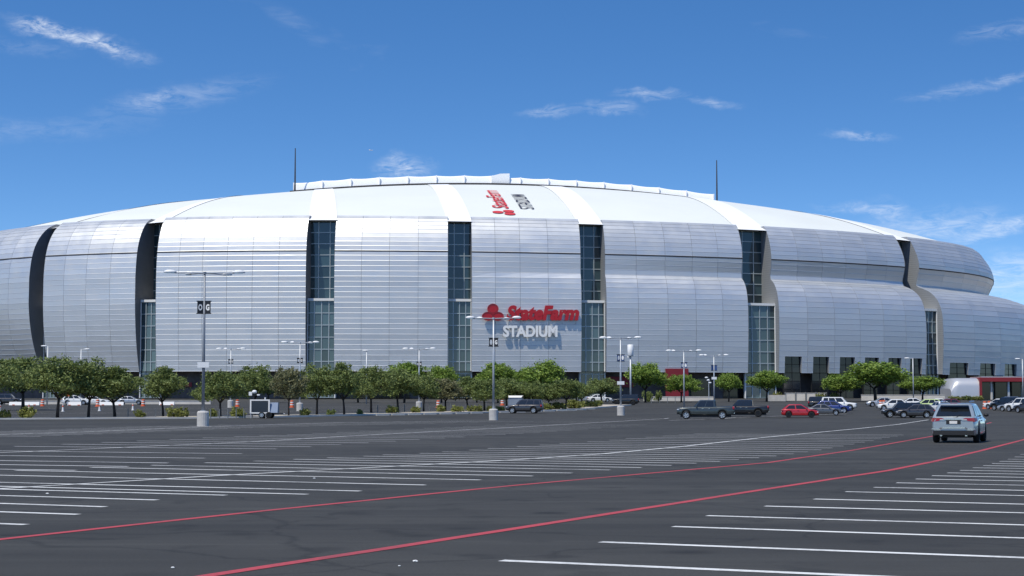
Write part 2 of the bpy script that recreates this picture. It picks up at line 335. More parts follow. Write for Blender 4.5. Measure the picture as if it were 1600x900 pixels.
# near right block
for q in [(560, 915), (783, 876), (938, 847), (1052, 823), (1105, 806), (1195, 791), (1271, 780), (1321, 768.5), (1365, 761.6), (1401, 754.6), (1431, 748.6), (1456, 743.5), (1480, 739), (1500, 735), (1520, 731), (1536, 727.7), (1550, 724.4), (1562, 721), (1575, 717.6), (1585, 714), (1594, 710), (1604, 706), (1613, 702)]:
    a = G(*q); ang = R(-25 + rnd.uniform(-.6, .6)); line_obj('stall_line', [a, a + Vector((math.cos(ang), math.sin(ang), 0)) * 11.2], W_LINE, M['white_paint'], .004, .025)
# left blocks: pairs of stall rows each side of a centre line
ends1 = [(40, 820), (122, 804), (165, 792), (245, 781.5), (352, 774), (480, 772.5), (563, 767.5), (664, 758), (750, 750), (832, 744), (895, 739.3), (953, 734.5), (1003, 730.7), (1050, 727.3), (1089, 724), (1125, 721), (1155, 718.2), (1186, 715.4), (1213, 712.6), (1240, 709.3), (1262, 706.2), (1284, 703), (1301, 700), (1318, 697), (1335, 694), (1351, 691), (1365, 688.3), (1378, 685.8), (1390, 683.6), (1402, 681.6), (1412, 679.8)]
c1 = [G(*q) for q in [(-200, 776), (0, 764), (350, 743), (800, 719), (939, 709.5), (1060, 698.5), (1200, 683), (1344, 669.5), (1405, 663), (1451, 656)]]
def x_on(poly, a, d):                              # crossing of a ray with a polyline, in plan
    for i in range(len(poly) - 1):
        p, q = Vector(poly[i][:2]), Vector(poly[i + 1][:2]); r = q - p; den = d.x * r.y - d.y * r.x
        if abs(den) < 1e-9: continue
        w = p - a; t = (w.x * r.y - w.y * r.x) / den; s = (w.x * d.y - w.y * d.x) / den
        if t > 0 and -.01 <= s <= 1.01: return t
    return None
line_obj('stall_centre_line', c1, .17, M['white_paint'], .008, .015)
for i, q in enumerate(ends1):
    a = G(*q); A = Vector(a[:2]); far = min(1, max(0, (A.y - 45) / 45)); ang = R(155 + 7 * far + rnd.uniform(-.5, .5)); d = Vector((math.cos(ang), math.sin(ang)))
    t = x_on(c1, A, d) or 5.4
    Ln = t * 2 + rnd.uniform(-.2, .2)
    if t > 9: Ln = 11
    b = A + d * Ln
    line_obj('stall_line', [A, b], W_LINE + .02 * far, M['white_paint'] if A.y < 62 else M['old_paint'], .004, .025)
ends2 = [(120, 735), (200, 729), (262, 723.5), (320, 716), (378, 709), (432, 701.5), (486, 698), (533, 694.8), (576, 692), (618, 689.5), (656, 687), (695, 684.6), (726, 682.8), (758, 681), (790, 679), (818, 677.2), (845, 675.4), (870, 673.8), (895, 672.2), (918, 670.6), (940, 669), (962, 667.4), (985, 665.6), (1010, 664)]
c2 = [G(*q) for q in [(-120, 712), (40, 706), (289, 695), (400, 690), (544, 681.5), (800, 668), (930, 660.5), (1045, 653.5)]]
line_obj('stall_centre_line', c2, .16, M['old_paint'], .008, .01)
for q in ends2:
    A = Vector(G(*q)[:2]); ang = R(160 + rnd.uniform(-.6, .6)); d = Vector((math.cos(ang), math.sin(ang))); t = x_on(c2, A, d) or 5.5
    line_obj('stall_line', [A, A + d * min(11.5, max(8, 2 * t))], .19, M['old_paint'], .004, .03)
c3 = [G(*q) for q in [(-60, 681), (130, 675), (317, 667), (540, 660), (771, 657.5)]]
line_obj('stall_centre_line', c3, .18, M['old_paint'], .008)
for i in range(15):
    P = Vector(c3[0][:2]).lerp(Vector(c3[2][:2]), i / 14.0)
    ang = R(158); d = Vector((math.cos(ang), math.sin(ang))); line_obj('stall_line', [P - d * 5, P + d * 5.2], .18, M['old_paint'], .004, .03)
for i in range(12):
    P = Vector(c3[2][:2]).lerp(Vector(c3[4][:2]), (i + .5) / 12)
    ang = R(158); d = Vector((math.cos(ang), math.sin(ang))); line_obj('stall_line', [P - d * 5, P + d * 5.2], .18, M['old_paint'], .004, .03)
# painted line in front of the parked pickups, and rows further on
c4 = [G(*q) for q in [(905, 648.5), (1010, 649), (1045, 657), (1150, 652.5), (1225, 650), (1330, 646)]]
line_obj('stall_centre_line', c4[2:], .2, M['white_paint'], .008)
for q in [(930, 660), (980, 658.5), (1030, 656.5), (1085, 654.5)]:
    A = Vector(G(*q)[:2]); line_obj('stall_line', [A, A + Vector((-7, 2.2))], .13, M['old_paint'])
for i in range(16):
    A = at(-40 + 52 * i, 205 + 2.2 * i); line_obj('stall_line', [A, A + Vector((-9, 3.2, 0))], .16, M['old_paint'])
    A = at(-60 + 56 * i, 238 + 2.0 * i); line_obj('stall_line', [A, A + Vector((-9, 3.2, 0))], .18, M['old_paint'])

# ------------------------------------------------------------------ stadium
SCX, SCY, SA, SB, SN, SPHI = -4.0, 500.0, 155.0, 116.0, 2.3, R(7)
cph, sph = math.cos(SPHI), math.sin(SPHI)
def uv2w(u, v): return SCX + cph * u - sph * v, SCY + sph * u + cph * v
def plan(t):
    ct, st = math.cos(t), math.sin(t)
    u = SA * math.copysign(abs(ct) ** (2 / SN), ct); v = SB * math.copysign(abs(st) ** (2 / SN), st)
    gu = math.copysign(abs(u / SA) ** (SN - 1), u) / SA; gv = math.copysign(abs(v / SB) ** (SN - 1), v) / SB
    l = math.hypot(gu, gv); gu /= l; gv /= l; X, Y = uv2w(u, v)
    return X, Y, cph * gu - sph * gv, sph * gu + cph * gv
def SP(t, d, z):
    X, Y, nx, ny = plan(t); return Vector((X - d * nx, Y - d * ny, z - .0062 * max(-110, min(110, X)) * z / 35))
def project(p):
    d = p[1] * math.cos(PITCH) + (p[2] - EYE) * math.sin(PITCH); v = -p[1] * math.sin(PITCH) + (p[2] - EYE) * math.cos(PITCH)
    return 800 + FPX * p[0] / d, 450 - FPX * v / d
KZ = [8.6, 12, 16, 20, 24, 27, 29, 30.0, 30.5, 31, 33, 35.3, 37.5, 39.5, 41.2, 42.5, 43.4]
KT = [1.0, .62, .30, .1, 0, 0, 0, 0, 0, 0, 0, 0, 0, 0, 0, 0, 0]           # tuck at the foot
KU = [0, 0, 0, 0, 0, 0, 0, 0, .005, .012, .04, .095, .19, .335, .52, .74, 1.0]  # lean-in of the crown
KW = [0, 0, 0, .02, .08, .24, .50, .76, .94, 1.0, .97, .93, .94, .97, 1, 1, 1]
KO = [0, 0, 0, 0, 0, .12, .42, .72, .92, 1.0, .62, .12, 0, 0, 0, 0, 0]      # the upper shell leans back in below its belt
NK = 16; KBELT = 11.0
def cat(K, x):
    i = min(len(K) - 2, int(x)); f = x - i
    p0, p1, p2, p3 = K[max(0, i - 1)], K[i], K[i + 1], K[min(len(K) - 1, i + 2)]
    return p1 + .5 * f * (p2 - p0 + f * (2 * p0 - 5 * p1 + 4 * p2 - p3 + f * (3 * (p1 - p2) + p3 - p0)))
SEG = [('a', 49, 0, 71, 0), ('b', 214, 0, 246, 0), ('c', 479, 0, 523, 0), ('d', 700, .1, 737, .25), ('e', 907, .9, 945, 1.3), ('f', 1160, 3.0, 1205, 3.6), ('g', 1414, 7.0, 1436, 7.6)]
def solve(x, s, lo=-2.95, hi=-.36):
    for _ in range(48):
        m = (lo + hi) / 2
        if project(SP(m, .5 + .93 * s, 35.3))[0] < x: lo = m
        else: hi = m
    return m
slots = []                                          # (t of left edge, t of right edge)
s_knots = [(-4.0, 0.0)]
for nme, xl, sl, xr, sr in SEG:
    tl, tr = solve(xl, sl), solve(xr, sr); slots.append((tl, tr)); s_knots += [(tl, sl), (tr, sr)]
slots.insert(0, (slots[0][0] - .34, slots[0][0] - .31))
slots.insert(0, (slots[0][0] - .36, slots[0][0] - .33))
tR = -.40; slots.append((tR, tR + .035)); s_knots += [(tR, 15.0), (tR + .035, 15.2), (.25, 15)]
slots.append((.02, .055))
def sstep(t): return float(np.interp(t, [k[0] for k in s_knots], [k[1] for k in s_knots]))
_t2, _t3 = slots[2], slots[3]
def tuck(t): return float(np.interp(t, [_t2[0] - .3, _t2[0], _t2[1], _t3[0], _t3[1], 0], [5.5, 4.4, 2.2, 2.2, .7, .6]))
def lean(t): return float(np.interp(t, [_t2[0], _t2[1], _t3[0], _t3[1], slots[4][0], 0], [8.0, 6.2, 6.6, 4.6, 4.0, 4.0]))
def over(t): return float(np.interp(t, [slots[5][1], slots[6][0], slots[7][0], slots[8][0], -.3], [0, .25, .85, 1.0, 1.3]))
def inset(t, k): return cat(KT, k) * tuck(t) + cat(KU, k) * lean(t) + sstep(t) * cat(KW, k) + over(t) * cat(KO, k)
def shell(t, k): return SP(t, inset(t, k), cat(KZ, k))
def shell_n(t, k):
    a = shell(t + .002, k) - shell(t - .002, k); b = shell(t, min(NK, k + .05)) - shell(t, max(0, k - .05)); n = a.cross(b).normalized(); return n
stadium = empty('stadium', (SCX, SCY, 2.7), 0, 'huge rounded stadium clad in silver metal panels with a white dome roof', 'stadium')
stad_inv = Matrix.Translation((-SCX, -SCY, -2.7))
def sbuild(mb, name, mat, parent=None, smooth=False, fix=False):
    o = mb.build(name, mat, None, smooth, fix); o.parent = parent or stadium
    if parent is None or parent is stadium: o.matrix_parent_inverse = stad_inv
    return o
# rows of cladding: equal steps along the profile
def rows_for(t):
    ks = np.linspace(0, NK, 400); P = [shell(t, k) for k in ks]; L_ = [0]
    for i in range(1, 400): L_.append(L_[-1] + (P[i] - P[i - 1]).length)
    kb = KBELT; lb = np.interp(kb, ks, L_)
    n1, n2 = 23, 9
    return list(np.interp(np.linspace(0, lb, n1 + 1), L_, ks)), list(np.interp(np.linspace(lb, L_[-1], n2 + 1), L_, ks))
seg_list = [(slots[i][1], slots[i + 1][0]) for i in range(len(slots) - 1)]
NCOL = [4, 5, 4, 6, 4, 4, 5, 6, 6, 6]
sheets = []                                         # (projected area, segment, 4 corners, normal)
seg_parts = []
for si, (ta, tb) in enumerate(seg_list):
    nc = NCOL[si]; r1, r2 = rows_for((ta + tb) / 2); visible = tb < .05 and ta > -2.95
    wins = si in (7, 8)
    seg = MB(); allr = r1 + r2[1:]
    # backing skin under the sheets
    tt = np.linspace(ta, tb, nc * (3 if wins else 1) + 1) if not wins else np.array(sorted(set(np.round([ta + (tb - ta) * (c + f) / nc for c in range(nc) for f in (0, .21, .79, 1)], 9))))
    WIN_K = 1.15
    vs = []; fs = []; nk = len(allr)
    for k in allr:
        for t in tt: vs.append(shell(t, k) - shell_n(t, k) * .14)
    for i in range(nk - 1):
        for j in range(len(tt) - 1):
            if wins and allr[i + 1] < WIN_K + .01 and j % 3 == 1: continue
            n_ = len(tt); fs.append((i * n_ + j, i * n_ + j + 1, (i + 1) * n_ + j + 1, (i + 1) * n_ + j))
    seg.add(vs, fs); so = sbuild(seg, 'shell_segment', M['joint'])
    # end walls of the slot on both sides
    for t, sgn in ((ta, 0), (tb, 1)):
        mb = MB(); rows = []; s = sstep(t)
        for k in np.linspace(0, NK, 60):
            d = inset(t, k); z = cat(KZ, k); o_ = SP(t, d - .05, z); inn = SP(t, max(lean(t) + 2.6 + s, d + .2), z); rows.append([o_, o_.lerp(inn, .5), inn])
        mb.grid(rows); sbuild(mb, 'end_wall', M['fin'] if sgn else M['fin_light'], so)  # shade-facing walls darker, sunlit ones paler: the light is put into their colours
    mb = MB(); top = [[shell(t, NK) - shell_n(t, NK) * .1, SP(t, inset(t, NK) + 1.2, 42.0)] for t in np.linspace(ta, tb, 12)]; mb.grid(top); sbuild(mb, 'parapet', M['joint'], so)
    seg_parts.append(so)
    mb = MB(); T_ = np.linspace(ta, tb, nc * 2 + 1); mb.grid([[shell(t, kk) + shell_n(t, kk) * .02 for t in T_] for kk in (KBELT - .13, KBELT - .02)]); sbuild(mb, 'belt_groove', M['rail'], so)
    for band in (r1, r2):
        for i in range(len(band) - 1):
            k0, k1 = band[i], band[i + 1]
            if wins and k1 < WIN_K + .01:
                spans = []
                for c in range(nc): spans += [(c, c + .21), (c + .79, c + 1)]
            else: spans = [(c, c + 1) for c in range(nc)]
            for c0, c1_ in spans:
                t0, t1 = ta + (tb - ta) * c0 / nc, ta + (tb - ta) * c1_ / nc
                sheets.append((si, t0, t1, k0, k1, i == len(band) - 1, band is r1, int(c0), i))
def sheet_geo(t0, t1, k0, k1, last):
    A, B, D, E_ = shell(t0, k0), shell(t1, k0), shell(t1, k1), shell(t0, k1)
    n = (B - A).cross(E_ - A).normalized(); u = (B - A).normalized(); h = ((E_ - A) + (D - B)) * .5; H_ = h.length; w = h.normalized()
    g = .03; hem = .10; gap = .03 if not last else .28
    a, b = A + u * g + w * .01 + n * .032, B - u * g + w * .01 + n * .032
    c, e0 = B - u * g + w * hem, A + u * g + w * hem
    d, e = D - u * g - w * gap, E_ + u * g - w * gap
    d2, e2_ = d - n * .13, e - n * .13
    a0, b0 = A + u * g + w * .01 - n * .13, B - u * g + w * .01 - n * .13
    return [a, b, c, e0, d, e, d2, e2_, a0, b0], [(0, 1, 2, 3), (3, 2, 4, 5), (5, 4, 6, 7), (8, 9, 1, 0), (8, 0, 3, 5, 7), (1, 9, 6, 4, 2)]
def poly_area(P): return abs(sum(P[i][0] * P[(i + 1) % 4][1] - P[(i + 1) % 4][0] * P[i][1] for i in range(4))) / 2
rank = []
for q, (si, t0, t1, k0, k1, last, lowb, ci, ri) in enumerate(sheets):
    P = [project(shell(t, k)) for t, k in ((t0, k0), (t1, k0), (t1, k1), (t0, k1))]
    vis = all(-20 < p[0] < 1620 for p in P) and (P[1][0] - P[0][0]) > 3 and sum(p[1] for p in P) / 4 < 566
    rank.append((poly_area(P) if vis else 0, q))
big = set(q for a, q in sorted(rank, reverse=True)[:300])
rest = [MB() for _ in seg_list]; rest_sh = [[] for _ in seg_list]
col_tone = {}
def set_shade(me, vals):
    at_ = me.attributes.new('shade', 'FLOAT', 'FACE'); at_.data.foreach_set('value', vals)
for q, (si, t0, t1, k0, k1, last, lowb, ci, ri) in enumerate(sheets):
    vs, fs = sheet_geo(t0, t1, k0, k1, last)
    ct = col_tone.setdefault((si, ci), rnd.uniform(.975, 1.025)); tone = ct * rnd.uniform(.94, 1.06)
    if q in big:
        mb = MB().add(vs, fs); o = sbuild(mb, 'cladding_panel', M['clad'], seg_parts[si]); set_shade(o.data, [tone] * len(fs))
    else:
        rest[si].add(vs, fs); rest_sh[si] += [tone] * len(fs)
for si, mb in enumerate(rest):
    if mb.v: o = sbuild(mb, 'cladding_panels', M['clad'], seg_parts[si]); set_shade(o.data, rest_sh[si]); o['kind'] = 'stuff'
# rear of the shell, plain
mb = MB(); t_end = slots[-1][0]; t_start = slots[0][1] + 2 * math.pi; mb.grid([[shell(t, k) for t in np.linspace(t_end, t_start, 40)] for k in np.linspace(0, NK, 24)]); sbuild(mb, 'rear_shell', M['fin_light'], smooth=True)

# roof dome
def dome(u, v):
    vm = 106.0 * (1 - min(.999, abs(u / 143.0)) ** SN) ** (1 / SN)
    cr = 63.2 - .00098 * u * u; rho = min(1.0, abs(v) / max(vm, 1e-3)); return 42.4 + max(0, cr - 42.4) * (1 - rho ** 2.1)
def ring_uv(t, extra=0.0):
    p = SP(t, lean(t) - .6 + sstep(t) + extra, 42.4); x, y = p.x - SCX, p.y - SCY; return cph * x + sph * y, -sph * x + cph * y, p.z
RIDGE = 60.0
def us_of(u0):
    a = abs(u0); return u0 if a < 50 else math.copysign(50 + 22 * math.tanh((a - 50) / 40), u0)
def roof_pt(t, f, lift=0.0):
    u0, v0, z0 = ring_uv(t); us = us_of(u0); vs_ = max(-26, min(26, v0 * .24))
    # f = 0 at the ring, 1 at the crown line
    u = u0 + (us - u0) * f; v = v0 + (vs_ - v0) * f
    cr = 60.5 - .00096 * us * us - .010 * us
    g = 1 - (1 - f) ** 1.75
    X, Y = uv2w(u, v); return Vector((X, Y, z0 + (cr - z0) * g + lift))
mb = MB(); tsr = np.linspace(-math.pi, math.pi, 181)[:-1]
mb.grid([[roof_pt(t, f) for t in tsr] for f in np.linspace(0, 1, 22)], True)
roof = sbuild(mb, 'roof', M['roof'], smooth=True)
bm = bmesh.new(); bm.from_mesh(roof.data); es = [e for e in bm.edges if e.is_boundary and e.verts[0].co.z > 48]; bmesh.ops.triangle_fill(bm, edges=es, use_beauty=True); bmesh.ops.recalc_face_normals(bm, faces=bm.faces); bm.to_mesh(roof.data); bm.free()
roof.data.polygons.foreach_set('use_smooth', [True] * len(roof.data.polygons))
def t_of_u(u_w, f):
    return None
for (tl, tr) in slots[1:-1]:
    mb = MB(); rows = []
    for f in np.linspace(-.012, .93, 26):
        e = .18 * max(0, f) ; w = (tr - tl); rows.append([roof_pt(tl - w * .02 + w * 1.04 * j / 4, f, .12) for j in range(5)])
    mb.grid(rows); sbuild(mb, 'roof_band', M['roof_white'], roof, smooth=True)
# crown line of the retractable roof
TOPV = -27.0
def crown(u): return 61.6 - .00098 * u * u - .010 * u
def crownpt(u, v, z): X, Y = uv2w(u, v); return Vector((X, Y, z))
U0, U1 = -59.0, 57.5
retr = None
mb = MB(); us = np.linspace(U0, U1, 60)
base = [crown(u) for u in us]
ret_e = bpy.data.objects.new('retractable_roof', None)
mb = MB(); rows = []
def topz(u):
    bay = (u - U0) / (U1 - U0) * 15; sc = abs(math.sin(bay * math.pi)); return crown(u) + 1.95 + .22 * (1 - sc) + (.0 if u > 0.0 else .35)
us = sorted(set(np.round(np.concatenate([np.linspace(U0, U1, 121), [-.02, .02]]), 4)))
rows = [[crownpt(u, TOPV, crown(u) - 2.5) for u in us], [crownpt(u, TOPV, crown(u) + .35) for u in us], [crownpt(u, TOPV + .5, topz(u) - .35) for u in us], [crownpt(u, TOPV + 1.0, topz(u)) for u in us], [crownpt(u, TOPV + 8, topz(u) + .5) for u in us], [crownpt(u, 0, topz(u) + 1.6) for u in us], [crownpt(u, 27, topz(u) - .2) for u in us], [crownpt(u, 27.5, crown(u) - 2.5) for u in us]]
mb.grid(rows)
for col in (0, len(us) - 1): mb.add([r[col] for r in rows], [tuple(range(len(rows)))])
rr = sbuild(mb, 'retractable_roof', M['roof_white'])
mb = MB(); W_ = 15
for i in range(W_ + 1):
    u = U0 + (U1 - U0) * i / W_; m_ = Matrix.Translation(crownpt(u, TOPV, 0)) @ Matrix.Rotation(SPHI, 4, 'Z')
    b_ = MB().box(-.12, .12, -.25, .3, crown(u) - .2, topz(u) - .04, m_); sbuild(b_, 'rib', M['roof_white'], rr, fix=True)
b_ = MB(); b_.grid([[crownpt(u, TOPV - 1.2, crown(u) + dz_) for u in np.linspace(U0 - 1, U1 + 1, 60)] for dz_ in (-.25, .22)]); b_.grid([[crownpt(u, v_, crown(u) + .22) for u in np.linspace(U0 - 1, U1 + 1, 60)] for v_ in (TOPV - 1.2, TOPV + .1)])
sbuild(b_, 'track_rail', M['rail'], rr)
b_ = MB(); b_.grid([[crownpt(u, TOPV - 2.2, crown(u) - dz_) for u in np.linspace(U0 - 3, U1 + 3, 60)] for dz_ in (2.6, .75)]); b_.grid([[crownpt(u, v_, crown(u) - .75) for u in np.linspace(U0 - 3, U1 + 3, 60)] for v_ in (TOPV - 2.2, TOPV)])
sbuild(b_, 'rail_beam', M['roof_white'], rr)
b_ = MB(); m_ = Matrix.Translation(crownpt(-1.6, TOPV, 0)) @ Matrix.Rotation(SPHI, 4, 'Z'); b_.add([m_ @ Vector(p) for p in [(-3.4, -.3, 62), (-3.4, 6, 62), (1.6, -.3, 61.5), (1.6, 6, 61.5), (1.6, -.3, 64.7), (1.6, 6, 64.7), (-1.0, -.3, 64.6), (-1.0, 6, 64.6), (-3.4, -.3, 63.9), (-3.4, 6, 63.9)]], [(0, 2, 4, 6, 8), (1, 9, 7, 5, 3), (2, 3, 5, 4), (4, 5, 7, 6), (6, 7, 9, 8), (8, 9, 1, 0)]); sbuild(b_, 'seam_cap', M['roof_white'], rr, fix=True)
for u, h in ((-58.6, 11.6), (57.8, 11.4)):
    p = crownpt(u, TOPV - 2.6, crown(u) - 1.5); b_ = MB().tube([p, p + Vector((0, 0, h * .5)), p + Vector((0, 0, h + 1.4))], [.24, .2, .12], 6); b_.box(-.5, .5, -.5, .5, -1.5, .6, Matrix.Translation(p)); sbuild(b_, 'mast', M['rail'], stadium, fix=True)
for u, v in ((-78, -20), (71, -20), (-22, -48), (14, -50)):
    X, Y = uv2w(u, v); 

# glazed slots
def glaze(tl, tr, d_l, d_r, z0, z1, ncol, nrow, kind):
    A, B = SP(tl, d_l, z0), SP(tr, d_r, z0); zt = SP((tl + tr) / 2, 0, z1).z; z0_ = (A.z + B.z) / 2
    ux = Vector((B.x - A.x, B.y - A.y, 0)); Wd = ux.length; ux.normalize(); ext = .8 if kind == 'upper' else .15
    m_ = Matrix.Translation((A.x - ux.x * ext, A.y - ux.y * ext, z0_)) @ Matrix.Rotation(math.atan2(ux.y, ux.x), 4, 'Z'); Wd += 2 * ext; Hh = zt - z0_
    e = MB().box(.02, Wd - .02, .30, .5, 0.02, Hh - .02, m_); so = sbuild(e, 'glazed_slot', M['void'], fix=True)
    cw, rh = Wd / ncol, Hh / nrow
    pm = MB().box(.05, cw - .05, 0, .08, .05, rh - .05).mesh('pane', M['glass' if kind == 'upper' else 'glass_low'])
    for i in range(ncol):
        for j in range(nrow):
            o = link('pane', pm, so); o.matrix_local = m_ @ Matrix.Translation((i * cw, .12, j * rh)); 
    for i in range(ncol + 1):
        b_ = MB().box(i * cw - .09, i * cw + .09, -.06, .2, 0, Hh, m_); sbuild(b_, 'mullion', M['mullion'], so, fix=True)
    for j in range(nrow + 1):
        b_ = MB().box(0, Wd, -.03, .19, max(0, j * rh - .09), min(Hh - .01, j * rh + .09), m_); sbuild(b_, 'transom', M['mullion'], so, fix=True)
    return so, m_, Wd, Hh
for i, (tl, tr) in enumerate(slots):
    sl, sr = sstep(tl), sstep(tr); hidden = i in (0, len(slots) - 1)
    if hidden: 
        b_ = MB().grid([[SP(tl, 10 + sl, 2.7), SP(tr, 10 + sr, 2.7)], [SP(tl, 10 + sl, 42.3), SP(tr, 10 + sr, 42.3)]]); sbuild(b_, 'glazed_slot', M['glass']); continue
    gi = max(lean(tl), lean(tr)) + 1.3; glaze(tl, tr, gi + sl, gi + sr, 24.6, 42.2, 3, 7, 'upper')
    lo = max(2.4, max(tuck(tl), tuck(tr)) + .6)
    so, m_, Wd, Hh = glaze(tl, tr, lo, lo, 2.75, 24.2, 4, 8, 'lower')
    # top slab of the lower glass box, running back to the upper glazing
    A, B, D, E_ = SP(tl, lo - .35, 24.2), SP(tr, lo - .35, 24.2), SP(tr, gi + .6 + sr, 24.2), SP(tl, gi + .6 + sl, 24.2)
    b_ = MB().add([A, B, D, E_] + [p + Vector((0, 0, .55)) for p in (A, B, D, E_)], [(0, 1, 5, 4), (1, 2, 6, 5), (2, 3, 7, 6), (3, 0, 4, 7), (4, 5, 6, 7), (3, 2, 1, 0)]); sbuild(b_, 'ledge', M['sill'], so, fix=True)
    for t in (tl, tr):
        b_ = MB().tube([SP(t, lo - .2, 2.7), SP(t, lo - .2, 24.1)], .16, 6); sbuild(b_, 'corner_post', M['sill'], so)
# base storey under the shell
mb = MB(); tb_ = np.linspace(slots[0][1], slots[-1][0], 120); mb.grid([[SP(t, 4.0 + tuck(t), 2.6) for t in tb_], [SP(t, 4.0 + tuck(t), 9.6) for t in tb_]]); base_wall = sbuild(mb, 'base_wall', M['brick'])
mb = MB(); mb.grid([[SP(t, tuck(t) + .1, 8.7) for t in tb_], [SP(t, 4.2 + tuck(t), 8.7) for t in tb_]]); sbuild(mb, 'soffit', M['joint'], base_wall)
def on_base(x, d=4.4):                               # plan parameter of a spot on the base wall
    lo, hi = -2.95, -.36
    for _ in range(40):
        m = (lo + hi) / 2
        if project(SP(m, d, 6))[0] < x: lo = m
        else: hi = m
    return m
for x0, x1, z0, z1 in [(232, 262, 6.4, 8.2), (1032, 1067, 2.7, 9.4), (905, 990, 5.2, 7.6), (280, 300, 5.2, 6.2)]:
    a, b = on_base(x0), on_base(x1); mb = MB(); T = np.linspace(a, b, 5); d = -.4 if z1 > 8.9 else 3.6; mb.grid([[SP(t, d + tuck(t), z0) for t in T], [SP(t, d + tuck(t), z1) for t in T], [SP(t, 4.2 + tuck(t), z1) for t in T]]); sbuild(mb, 'red_panel', M['red_wall'], base_wall)
for x0, x1 in [(440, 470), (560, 640), (760, 830), (1080, 1110), (1130, 1160)]:
    a, b = on_base(x0), on_base(x1); mb = MB(); T = np.linspace(a, b, 4); mb.grid([[SP(t, 3.7 + tuck(t), 2.7) for t in T], [SP(t, 3.7 + tuck(t), 7.2) for t in T], [SP(t, 4.2 + tuck(t), 7.2) for t in T]]); sbuild(mb, 'glass_door', M['glass_dark'], base_wall)
# tall windows cut into the foot of the two right-hand shell segments
for si in (7, 8):
    ta, tb = seg_list[si]; nc = NCOL[si]; r1, r2 = rows_for((ta + tb) / 2); kt = [k for k in r1 if k < WIN_K + .01][-1]
    for c in range(nc):
        t0, t1 = ta + (tb - ta) * (c + .21) / nc, ta + (tb - ta) * (c + .79) / nc
        if t0 > -.36: continue
        zt = cat(KZ, kt) + .1; zb = 2.75 if si == 7 else 7.6; din = tuck(t0) + .45
        A, B = SP(t0, din, zb), SP(t1, din, zb); ux = Vector((B.x - A.x, B.y - A.y, 0)); Wd = ux.length
        m_ = Matrix.Translation(A) @ Matrix.Rotation(math.atan2(ux.y, ux.x), 4, 'Z'); Hh = SP(t0, 0, zt).z - A.z
        b_ = MB().box(-.1, Wd + .1, .25, .4, 0, Hh, m_); wo = sbuild(b_, 'window', M['void'], fix=True)
        nr = 5 if si == 7 else 3
        for j in range(nr):
            for k in range(2): b2 = MB().box(k * Wd / 2 + .05, (k + 1) * Wd / 2 - .05, .08, .14, j * Hh / nr + .05, (j + 1) * Hh / nr - .05, m_); sbuild(b2, 'pane', M['glass_dark'], wo, fix=True)
        for k in range(3): b2 = MB().box(k * Wd / 2 - .05, k * Wd / 2 + .05, .0, .2, 0, Hh, m_); sbuild(b2, 'mullion', M['trim'], wo, fix=True)
        for side, t in ((0, t0), (1, t1)):
            b2 = MB(); rows = []
            for k in np.linspace(0, kt, 6): rows.append([shell(t, k) - shell_n(t, k) * .1, SP(t, din + .4, cat(KZ, k))])
            b2.grid(rows); sbuild(b2, 'reveal', M['fin_light'], wo)

# letters on the facade
def disc(mb, M4, cx, cy, rx, ry, th, n=28, mi=0, ring=None):
    if ring is None:
        vs = [M4 @ Vector((cx + rx * math.cos(2 * math.pi * k / n), cy + ry * math.sin(2 * math.pi * k / n), z)) for z in (0, th) for k in range(n)]
        mb.add(vs, [tuple(range(n))[::-1], tuple(range(n, 2 * n))] + [(k, (k + 1) % n, n + (k + 1) % n, n + k) for k in range(n)], mi)
    else:
        prof = [(1, 0), (1, th), (ring, th), (ring, 0)]
        mb.grid([[M4 @ Vector((cx + rx * q * math.cos(2 * math.pi * k / n), cy + ry * q * math.sin(2 * math.pi * k / n), z)) for k in range(n)] for q, z in prof], True, mi)
t5 = solve(826, .5); pw = SP(t5, 0, 22); pn = plan(t5); nx_, ny_ = pn[2], pn[3]; rz = math.atan2(ny_, nx_) + math.pi / 2
so_ = .62
def wall_mat(px_, py_):                              # point in front of the facade, letters facing out
    lo, hi = -2.2, -1.3
    z = 20.0
    for _ in range(3):
        a, b = lo, hi
        for _ in range(40):
            m = (a + b) / 2
            if project(SP(m, -so_, z))[0] < px_: a = m
            else: b = m
        p = SP(m, -so_, z); z += (project(p)[1] - py_) * p.y / FPX
    return SP(m, -so_, z)
sign = empty('stadium_sign', wall_mat(830, 500), rz, 'raised red and white lettering with red three-lobed emblem on the metal facade', 'sign')
sm = Matrix.Rotation(math.pi / 2, 4, 'X')            # text plane stands upright, facing -y of the sign
